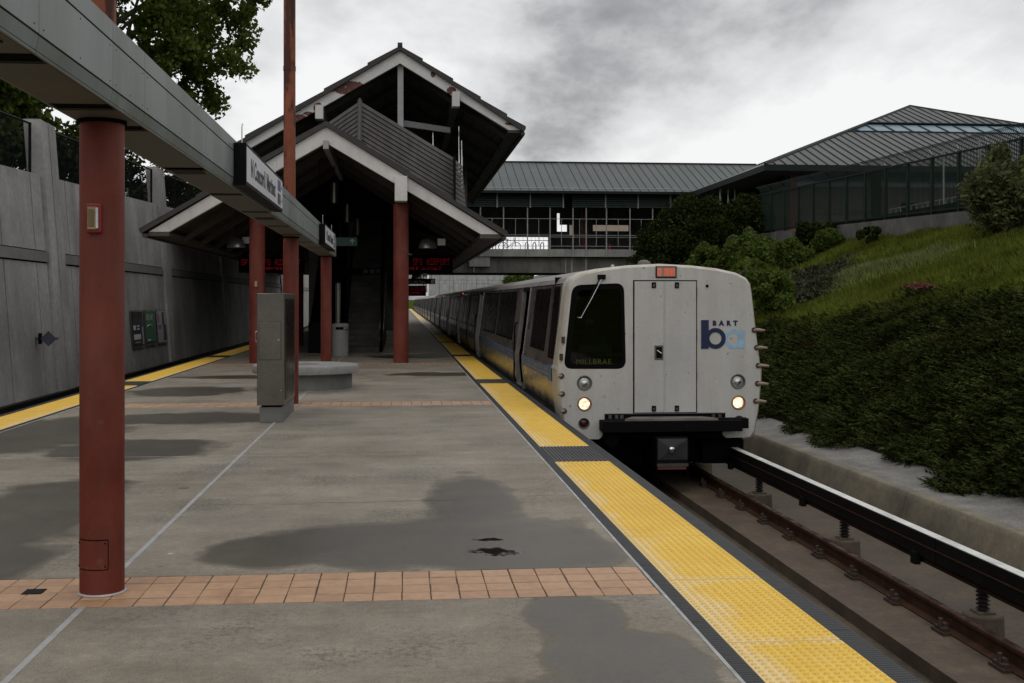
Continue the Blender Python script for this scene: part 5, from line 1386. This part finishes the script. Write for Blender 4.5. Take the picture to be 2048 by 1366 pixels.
# --- pegs
def peg(x, z, d, up):
    MB().tube([(TX + x - d * .03, FY + .02, z), (TX + x + d * .05, FY - .02, z + .002), (TX + x + d * .14, FY - .05, z - .008)], [.032, .026, .017], 8).build('peg', M['peg'], tr, smooth='all')
    MB().lathe_y(TX + x - d * .015, z, [(.042, FY + .02), (.042, FY - .012)], 12).build('peg_socket', M['fastener'], tr)
for x, z in ((1.47, 1.214), (1.51, .945), (1.535, .668), (1.525, .392), (1.495, .123)): peg(x, z, 1, 0)
for x, z in ((-1.535, .525), (-1.525, .253), (-1.495, -.005)): peg(x, z, -.35, 0)
for x, z in ((-1.50, 1.07), (-1.53, .813)): B(TX + x - .03, TX + x + .02, FY - .02, FY + .02, z - .05, z + .05).build('lug', M['fastener'], tr)
# --- anticlimber bumper, step, coupler
bp = B(TX - .96, TX + 1.17, FY - .34, FY - .03, -.30, -.135).build('bumper', M['black_matte'], tr, bevel=.008)
B(TX + .30, TX + 1.30, FY - .22, FY - .03, -.27, -.12).build('bumper_wing', M['black_matte'], bp)
MB().prism([(TX - .62, FY - .31), (TX + .80, FY - .31), (TX + .62, FY - .01), (TX - .45, FY - .01)], 'z', -.133, -.10).build('step_tread', mat('worn_tread', (.17, .15, .135), .6, var=.3), bp)
B(TX - .87, TX + 1.0, FY - .012, FY - .0045, -.135, -.058).build('bumper_backing', M['black_metal'], bp)
B(TX - .87, TX + 1.0, FY - .03, FY - .005, -.058, -.048).build('backing_lip', M['lamp_ring'], bp)
for x in (-.82, -.72, -.64, .78, .88): B(TX + x, TX + x + .05, FY - .05, FY - .013, -.125, -.07).build('bracket', M['steel'], bp)
for x in (-.1, .32): MB().lathe_y(TX + x, -.21, [(.05, FY - .33), (.05, FY - .348)], 16).build('bolt', M['black_metal'], bp)
cp = B(TX - .17, TX + .32, FY - .42, FY + .6, -.83, -.37).build('coupler', M['black_metal'], tr, bevel=.02)
mb = MB(); mb.add([(TX - .15, FY - .425, -.39), (TX + .30, FY - .425, -.39), (TX + .30, FY - .425, -.70), (TX - .15, FY - .425, -.70), (TX + .03, FY - .44, -.52), (TX + .10, FY - .44, -.52), (TX + .10, FY - .44, -.57), (TX + .03, FY - .44, -.57)],
                  [(0, 4, 5, 1), (1, 5, 6, 2), (2, 6, 7, 3), (3, 7, 4, 0), (4, 7, 6, 5)]); mb.build('coupler_face', mat('coupler_grey', (.05, .05, .055), .4, metal=.5), cp)
MB().lathe_y(TX + .055, -.55, [(.05, FY - .43), (.045, FY - .47), (.02, FY - .49)], 16).build('coupler_cone', M['bright_steel'], cp)
B(TX - .16, TX + .31, FY - .44, FY - .35, -.80, -.755).build('coupler_lip', M['steel'], cp)
B(TX - .15, TX + .28, FY - .43, FY - .36, -.845, -.80).build('coupler_pad', mat('rusty_pad', (.09, .035, .02), .7), cp)
ho = MB().lathe_y(TX - .77, -.45, [(.115, FY + .15), (.115, FY - .06), (.10, FY - .07), (.085, FY - .05)], 24).build('air_horn', M['black_metal'], tr, smooth=True)
MB().tube([(TX - .75, FY - .04, -.36), (TX - .3, FY - .08, -.39), (TX + .5, FY - .08, -.38), (TX + .95, FY - .04, -.33)], .018, 8).build('hose', M['rubber'], tr)
# underframe: bogies and equipment boxes keep it dark below
def bogie(parent, y):
    b = B(TX - 1.2, TX + 1.2, y - 1.3, y + 1.3, -.95, -.55).build('bogie', M['black_matte'], parent)
    for dy in (-1.05, 1.05):
        for x in (-.84, .84): MB().cyl((TX + x - .06, y + dy, -.66), (TX + x + .06, y + dy, -.66), .38, n=24).build('wheel', M['rail_rust'], b)
bogie(tr, 19.3); bogie(tr, 35)
B(TX - 1.25, TX + 1.25, 21.4, 33, -1.0, -.49).build('equipment_box', M['black_matte'], tr)
B(TX - 1.1, TX + 1.1, FY + .6, FY + 1.4, -.9, -.49).build('pilot', M['black_matte'], tr)
B(TX + .75, TX + 1.4, FY + .35, FY + 1.2, -.88, -.50).build('shoe_beam', M['black_matte'], tr)

# --- trailing cars
CL = 21.3
def mid_car(y0, label, detail=True):
    t = thing('train_car', label, 'train car', (TX, y0, -1.04), 'cars of the train')
    d1, d2 = (y0 + 4.9, y0 + 6.25), (y0 + 15.0, y0 + 16.35)
    car_body(t, y0, y0 + CL - .55, [d1, d2], M['alu'], M['alu_dull'])
    open_door(t, *d1); open_door(t, *d2)
    for a, b_ in ((.6, 2.5), (2.9, 4.5), (6.7, 8.8), (9.2, 11.9), (12.3, 14.6), (16.8, 18.4), (18.7, 20.3)): car_window(t, y0 + a, y0 + b_)
    for a, b_ in ((.05, 4.85), (6.3, 14.95), (16.4, 20.7)): stripes(t, y0 + a, y0 + b_)
    n_ = [(TX + x, y0, z) for x, z in PROF]; MB().add(n_, [list(range(len(n_)))]).build('end_wall', M['black_metal'], t)
    B(TX - 1.25, TX + 1.25, y0 + 1.2, y0 + CL - 1.5, -1.0, -.49).build('equipment_box', M['black_matte'], t)
    B(TX - .9, TX + .9, y0 - .5, y0, -.3, 1.9).build('gangway', M['black_matte'], t)
    for a in d1[:1]: 
        MB().lathe(side_x(1.95) - .01, a + .2, [(.014, 1.95), (.014, 1.985)], 8).build('door_lamp', emis('door_lamp', (1, .12, .08), 2.5), t)
    return t
names = ['second', 'third', 'fourth', 'fifth', 'sixth', 'seventh', 'eighth', 'ninth']
proto = mid_car(39.9, 'second car of the silver train, directly behind the lead car')
for k in range(1, 8):
    c_ = dup(proto, None, (TX, 39.9 + CL * k, -1.04)); c_['label'] = f'{names[k]} car of the silver train counted from the white front'

# --- operator in the cab
pv = [(0, .85, .12), (0, .82, .40), (0, .80, .62), (0, .79, .72), (0, .77, .86), (-.2, .80, .60), (-.27, .70, .36), (-.14, .45, .30), (.2, .80, .60), (.27, .70, .36), (.14, .45, .30)]
pe = [(0, 1), (1, 2), (2, 3), (3, 4), (2, 5), (5, 6), (6, 7), (2, 8), (8, 9), (9, 10)]
pr_ = [.17, .16, .13, .055, .10, .07, .05, .04, .07, .05, .04]
px0, pz0 = TX - .98, .52
pt = thing('person', 'operator in dark clothing seated behind the train windshield', 'person', (px0, FY + .8, .5))
me = bpy.data.meshes.new('body'); me.from_pydata([(a, b_ - .8, c_ + .02) for a, b_, c_ in pv], pe, []); me.update(); me.materials.append(M['cloth_dark'])
po = link('body', me, pt)
sk = po.modifiers.new('skin', 'SKIN')
for v, r in zip(me.skin_vertices[0].data, pr_): v.radius = (r, r)
me.skin_vertices[0].data[0].use_root = True
sbm = po.modifiers.new('sub', 'SUBSURF'); sbm.levels = 2; sbm.render_levels = 2
MB().lathe(px0, FY + .78, [(.02, pz0 + .74), (.075, pz0 + .77), (.10, pz0 + .85), (.105, pz0 + .93), (.08, pz0 + 1.0), (.02, pz0 + 1.03)], 20).build('hair', M['cloth_dark'], pt, smooth='all')
MB().lathe(px0, FY + .765, [(.02, pz0 + .72), (.065, pz0 + .75), (.085, pz0 + .83), (.085, pz0 + .90), (.05, pz0 + .96)], 20).build('face', M['skin'], pt, smooth='all')

# ================================================================== VEGETATION
rg = np.random.default_rng(11)
def rand_dirs(n):
    v = rg.normal(size=(n, 3)); return v / np.linalg.norm(v, axis=1, keepdims=True)
def leaves(name, P, size, m, parent, elong=1.6, flat=0.0):
    n = len(P); u = rand_dirs(n); a = rand_dirs(n)
    if flat: u[:, 2] *= (1 - flat); u /= np.linalg.norm(u, axis=1, keepdims=True); a[:, 2] *= (1 - flat)
    v = np.cross(u, a); v /= np.linalg.norm(v, axis=1, keepdims=True) + 1e-9
    s = size * rg.uniform(.6, 1.35, (n, 1)); L_ = u * s * elong * .5; W_ = v * s * .5
    w_ = np.cross(u, v) * s * .12
    V = np.stack([P - L_, P + W_ + w_, P + L_, P - W_ + w_], 1).reshape(-1, 3)
    F = np.arange(4 * n).reshape(n, 4)
    return np_mesh(name, V, F, m, parent)
def crown_pts(c, rad, n, lumps, lump_r=.38, shell=.55, spread=.82):
    c = np.array(c); rad = np.array(rad)
    d = rand_dirs(lumps); rr = rg.uniform(.25, 1.0, (lumps, 1)) ** .6
    lc_ = d * rr * rad * spread
    lr = lump_r * rg.uniform(.6, 1.2, lumps)
    idx = rg.integers(0, lumps, n)
    dd = rand_dirs(n); q = rg.uniform(shell, 1.0, (n, 1)) ** .8
    return c + lc_[idx] + dd * q * rad.min() * lr[idx][:, None]
def tree(name, label, cat, base, c, rad, n, lumps, size, m, group=None, trunk_r=.2, lump_r=.38, limbs=6, shell=.55, elong=1.5, spread=.82):
    t = thing(name, label, cat, base, group)
    b = Vector(base); cc = Vector(c)
    mb = MB(); mid = b.lerp(cc, .5) + Vector((rnd.uniform(-.2, .2), rnd.uniform(-.2, .2), 0)) * trunk_r * 4
    mb.tube([b - Vector((0, 0, .3)), mid, cc], [trunk_r, trunk_r * .75, trunk_r * .4], 10)
    for k in range(limbs):
        a = 2 * math.pi * k / limbs + rnd.uniform(-.4, .4); st_ = b.lerp(cc, rnd.uniform(.45, .95))
        en = cc + Vector((math.cos(a) * rad[0] * .75, math.sin(a) * rad[1] * .75, rnd.uniform(-.4, .6) * rad[2]))
        mb.tube([st_, st_.lerp(en, .5) + Vector((0, 0, .08 * rad[2])), en], [trunk_r * .4, trunk_r * .22, trunk_r * .06], 6)
    mb.build('trunk', M['bark'], t)
    leaves('crown', crown_pts(c, rad, n, lumps, lump_r, shell, spread), size, m, t, elong)
    return t
# tall cottonwood behind the left wall
tree('cottonwood_tree', 'tall leafy tree rising behind the left retaining wall', 'tree', (-16, 60, 5), (-15.3, 60, 17.3), (8.2, 7, 7.2), 62000, 340, .20, M['leaf_tree'], trunk_r=.45, lump_r=.13, limbs=16, shell=.1, spread=1.0)
tree('poplar_tree', 'leafy tree partly hidden above the grey beam at the left edge', 'tree', (-13.2, 36, 4.8), (-13.2, 36, 8.2), (2.3, 5.0, 2.3), 16000, 70, .15, M['leaf_tree'], trunk_r=.3, lump_r=.3, limbs=8, shell=.3)
for k, (x, y, z, r, n) in enumerate(((-12.2, 27, 6.0, 1.7, 6000), (-12.6, 31.5, 6.2, 1.9, 6000), (-12.4, 38, 6.4, 2.0, 6000), (-12.6, 45, 6.7, 2.2, 6000), (-12.8, 53, 7.0, 2.4, 5000), (-12.8, 62, 7.2, 2.6, 5000), (-13, 72, 7.6, 2.8, 5000))):
    tree('wall_shrub', ['first', 'second', 'third', 'fourth', 'fifth', 'sixth', 'seventh'][k] + ' dark shrub from the left behind the chain link fence', 'shrub', (x, y, 4.9), (x, y, z), (1.5, 2.9, r), n, 26, .13, M['leaf_dark'], 'shrubs behind the chain link fence', .07, .42, 5)
o = tree('far_conifer', 'tiny dark tree tip beside the left end of the upper roof', 'tree', (-16.5, 110, 5.3), (-16.5, 110, 13.5), (1.6, 1.6, 3.2), 2500, 14, .3, M['leaf_dark'], None, .2)
# big dark shrubs between the bridge and the fence
tree('broadleaf_tree', 'large dark bushy tree in front of the footbridge eave', 'tree', (18.0, 66, 3.4), (18.3, 66, 5.7), (2.7, 2.6, 2.75), 34000, 110, .12, M['leaf_dark'], 'bushes beside the footbridge', .22, .34, 9, .5)
tree('broadleaf_tree', 'lower dark bush left of the large tree by the footbridge', 'bush', (15.6, 66, 2.6), (15.8, 66, 4.4), (2.0, 2.3, 2.3), 22000, 70, .12, M['leaf_dark'], 'bushes beside the footbridge', .18, .38, 7, .5)
tree('broadleaf_tree', 'dark bush between the large tree and the green fence end', 'bush', (19.4, 60.5, 4.2), (19.4, 60.5, 5.9), (1.5, 1.5, 2.2), 16000, 50, .12, M['leaf_dark'], 'bushes beside the footbridge', .15, .4, 6, .5)
tree('roadside_bush', 'tall olive green bush in front of the fence at the right edge', 'bush', (18.6, 32.6, 3.7), (18.9, 32.4, 5.05), (1.75, 1.7, 1.55), 15000, 60, .085, M['leaf_olive'], None, .12, .34, 9, .2, 2.4)
tree('bank_shrub', 'bright green shrub right behind the train roof corner', 'shrub', (15.2, 47, 2.0), (15.2, 47, 2.55), (.95, 1.1, 1.15), 7000, 26, .12, M['leaf_bright'], 'shrubs on the bank', .06, .42, 5, .4)
tree('bank_shrub', 'mid green shrub below the left end of the fence wall', 'shrub', (17.6, 53, 3.4), (17.4, 53, 4.0), (1.6, 1.5, 1.05), 8000, 28, .13, M['leaf_bright'], 'shrubs on the bank', .06, .42, 5, .4)
tree('bank_shrub', 'rounded bush against the stained fence wall, second from left', 'shrub', (18.9, 49.0, 4.2), (18.9, 49.0, 4.75), (1.0, 1.0, .75), 6000, 22, .11, M['leaf_dark'], 'shrubs on the bank', .05, .42, 5, .4)
tree('bank_shrub', 'leafy green bush in front of the fence wall, third from left', 'shrub', (18.2, 45.6, 3.7), (18.2, 45.6, 4.25), (.95, .8, .62), 6000, 22, .10, M['leaf_bright'], 'shrubs on the bank', .05, .42, 5, .4)
tree('bank_shrub', 'small round dark bush before the pale stained wall section', 'shrub', (18.9, 43.2, 4.1), (18.9, 43.2, 4.35), (.5, .5, .42), 3000, 14, .08, M['leaf_dark'], 'shrubs on the bank', .04, .42, 4, .4)
tree('bank_shrub', 'low twiggy grey green shrub on the slope above the train', 'shrub', (15.4, 41, 2.35), (15.4, 41.2, 2.55), (1.3, 1.6, .42), 6000, 24, .09, M['leaf_olive'], 'shrubs on the bank', .04, .4, 5, .3)
tree('far_shrub', 'green shrub seen below the footbridge above the train roof', 'shrub', (16.5, 150, .2), (16.5, 150, 4.4), (3.0, 3, 1.7), 5000, 34, .26, M['leaf_bright'], None, .2, .42, 5, .4)
for lb, x, y, zc, r, n, sz, mm in (('bright green shrub pressed against the train corner', 11.7, 34.0, 1.95, (.95, 1.2, .9), 9000, .075, 'leaf_bright'),
                                  ('leafy green mound between thicket and dark trees', 16.2, 45.0, 3.6, (1.3, 1.3, .85), 8000, .10, 'leaf_bright'),
                                  ('broad green shrub on the slope just left of the grass', 16.4, 49.5, 3.55, (1.5, 1.6, .8), 9000, .11, 'leaf_bright'),
                                  ('dusky grey green thicket above the train roof edge', 14.6, 43.5, 2.45, (1.7, 1.9, .62), 9000, .09, 'leaf_olive'),
                                  ('bright leafy shrub at the foot of the dark trees', 15.6, 55.0, 3.6, (1.6, 1.6, 1.0), 9000, .12, 'leaf_bright'),
                                  ('dark low shrub hugging the slope behind the train', 13.4, 46.0, 1.95, (1.2, 1.6, .7), 7000, .10, 'leaf_dark'),
                                  ('weedy green clump beside the fence wall corner', 18.0, 56.5, 4.6, (1.3, 1.3, .9), 6000, .12, 'leaf_olive')):
    tree('bank_shrub', lb, 'shrub', (x, y, float(bank_z(np.array(x), np.array(y)))), (x, y, zc), r, n, 30, sz, M[mm], 'shrubs on the bank', .05, .36, 5, .3)
th_ = thing('thicket', 'dusky low thicket sprawling down the grass beside the bright shrub', 'thicket', (13.6, 36.5, 1.8))
mb = MB()
for k in range(26):
    x_, y_ = 12.4 + 3.0 * rnd.random(), 34.2 + 5 * rnd.random(); z_ = float(bank_z(np.array(x_), np.array(y_)))
    mb.tube([(x_, y_, z_ - .05), (x_ + rnd.uniform(-.2, .2), y_ + rnd.uniform(-.2, .2), z_ + .35), (x_ + rnd.uniform(-.5, .5), y_ + rnd.uniform(-.5, .5), z_ + .62)], [.014, .010, .004], 5)
mb.build('stem', M['bark'], th_)
u_ = rg.uniform(0, 1, 16000); px_ = 12.5 + 2.7 * u_ + rg.normal(0, .45, 16000); py_ = 34.4 + 4.4 * u_ + rg.normal(0, .65, 16000)
leaves('foliage', np.stack([px_, py_, bank_z(px_, py_) + .55 * rg.uniform(0, 1, 16000) ** .7 * (.6 + .4 * np.sin(px_ * 3.1) * np.sin(py_ * 2.3))], 1), .075, leaf_mat('thicket_leaf', (.022, .026, .014), (.075, .078, .045), .1), th_)
fl = thing('flowering_shrub', 'small patch of reddish flowers at the top of the junipers', 'shrub', (13.0, 26.7, 1.85))
fo_ = leaves('flowers', np.array([13.0, 26.7, 2.0]) + rg.normal(size=(350, 3)) * (.15, .2, .06), .05, M['flower'], fl); fo_['kind'] = 'stuff'; leaves('foliage', np.array([13.0, 26.7, 1.9]) + rg.normal(size=(500, 3)) * (.18, .22, .07), .06, M['leaf_dark'], fl)

# ---- juniper ground cover
def jun_edge(y): return np.clip(13.3 - (y - 24) * .40, 7.1, 14.0)
def juniper(n, ymin, ymax):
    y = ymin + (ymax - ymin) * rg.uniform(0, 1, n) ** 1.6
    x = 6.8 + (jun_edge(y) + rg.normal(0, .5, n) - 6.8) * rg.uniform(0, 1, n)
    lo = 7.10 + .18 * np.sin(y * 1.3) + .16 * np.sin(y * 3.1 + 1)
    keep = x > lo; x, y, lo = x[keep], y[keep], lo[keep]
    hgt = (.05 + .085 * (np.sin(x * 2.3 + y * .9) * np.sin(y * 1.7 - x * .6) + 1) + .06 * (np.sin(x * 5.1 + 1) * np.sin(y * 4.3) + 1)) * np.clip((x - lo) / 1.5, .15, 1)
    z = bank_z(x, y) + hgt * rg.uniform(.35, 1.0, len(x))
    P = np.stack([x, y, z], 1); n = len(P)
    ang = rg.normal(2.9, .9, n)              # sprays sweep downhill and along the slope
    d = np.stack([np.cos(ang), np.sin(ang) * .8, rg.normal(.22, .22, n)], 1); d /= np.linalg.norm(d, axis=1, keepdims=True)
    up = np.array([0, -.25, 1.0]); s = np.cross(d, up + rg.normal(0, .35, (n, 3))); s /= np.linalg.norm(s, axis=1, keepdims=True)
    Ln = rg.uniform(.10, .22, (n, 1))
    Vs = []
    for j in range(7):
        f = j / 7; side = 1 if j % 2 else -1
        b = P + d * Ln * f
        tip = b + (d * .55 + s * side * .55 * (1 - .5 * f)) * Ln * .62 + np.array([0, 0, .012]) * rg.normal(0, 1, (n, 1))
        wv = s * .012 * 1.1 + d * .014
        Vs.append(np.stack([b - wv * .9, b + wv * .9, tip], 1))
    V = np.concatenate(Vs, 1).reshape(-1, 3)
    return V, np.arange(len(V)).reshape(-1, 3)
V, F = juniper(125000, 9.0, 58.0)
o = np_mesh('juniper_groundcover', V, F, M['juniper']); tag(o, 'dark green juniper ground cover filling the lower bank', 'ground cover', kind='stuff')
gx = np.linspace(0, 1, 40); gy = np.linspace(8, 62, 140); U_, Yg = np.meshgrid(gx, gy)
Xg = 7.2 + (jun_edge(Yg) - 7.2) * U_
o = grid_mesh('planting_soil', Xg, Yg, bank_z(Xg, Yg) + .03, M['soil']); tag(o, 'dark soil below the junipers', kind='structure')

# ---- grass on the upper bank
def grass(n, m, name, label, fx, h0, h1):
    x, y = fx(n); keep = (x > jun_edge(y) - .5) & (x < 19.7); x, y = x[keep], y[keep]; n = len(x)
    b = np.stack([x, y, bank_z(x, y)], 1); h = rg.uniform(h0, h1, (n, 1))
    lean = np.stack([rg.normal(-.25, .25, n), rg.normal(-.05, .25, n), np.ones(n)], 1)
    sdir = np.stack([np.cos(a_ := rg.uniform(0, 6.28, n)), np.sin(a_), np.zeros(n)], 1) * .010
    t = b + lean * h; mdl = b + lean * h * .5 * np.array([.6, .6, 1.1])
    V = np.stack([b - sdir, b + sdir, mdl + sdir * .8, t, mdl - sdir * .8], 1).reshape(-1, 3)
    F = np.arange(5 * n).reshape(n, 5)
    o = np_mesh(name, V, F, m); tag(o, label, 'grass', kind='stuff')
grass(150000, M['grass'], 'grass', 'rough green grass on the upper bank', lambda n: (rg.uniform(8, 19.8, n), 18 + 44 * rg.uniform(0, 1, n)), .07, .21)
def pale(n):
    u = rg.uniform(0, 1, n); return 13.2 + 4.0 * u + rg.normal(0, .35, n), 36 - 2.5 * u + rg.normal(0, .9, n)
grass(5000, M['grass_pale'], 'seeding_grass', 'pale seeding grass streak across the upper bank', pale, .16, .32)
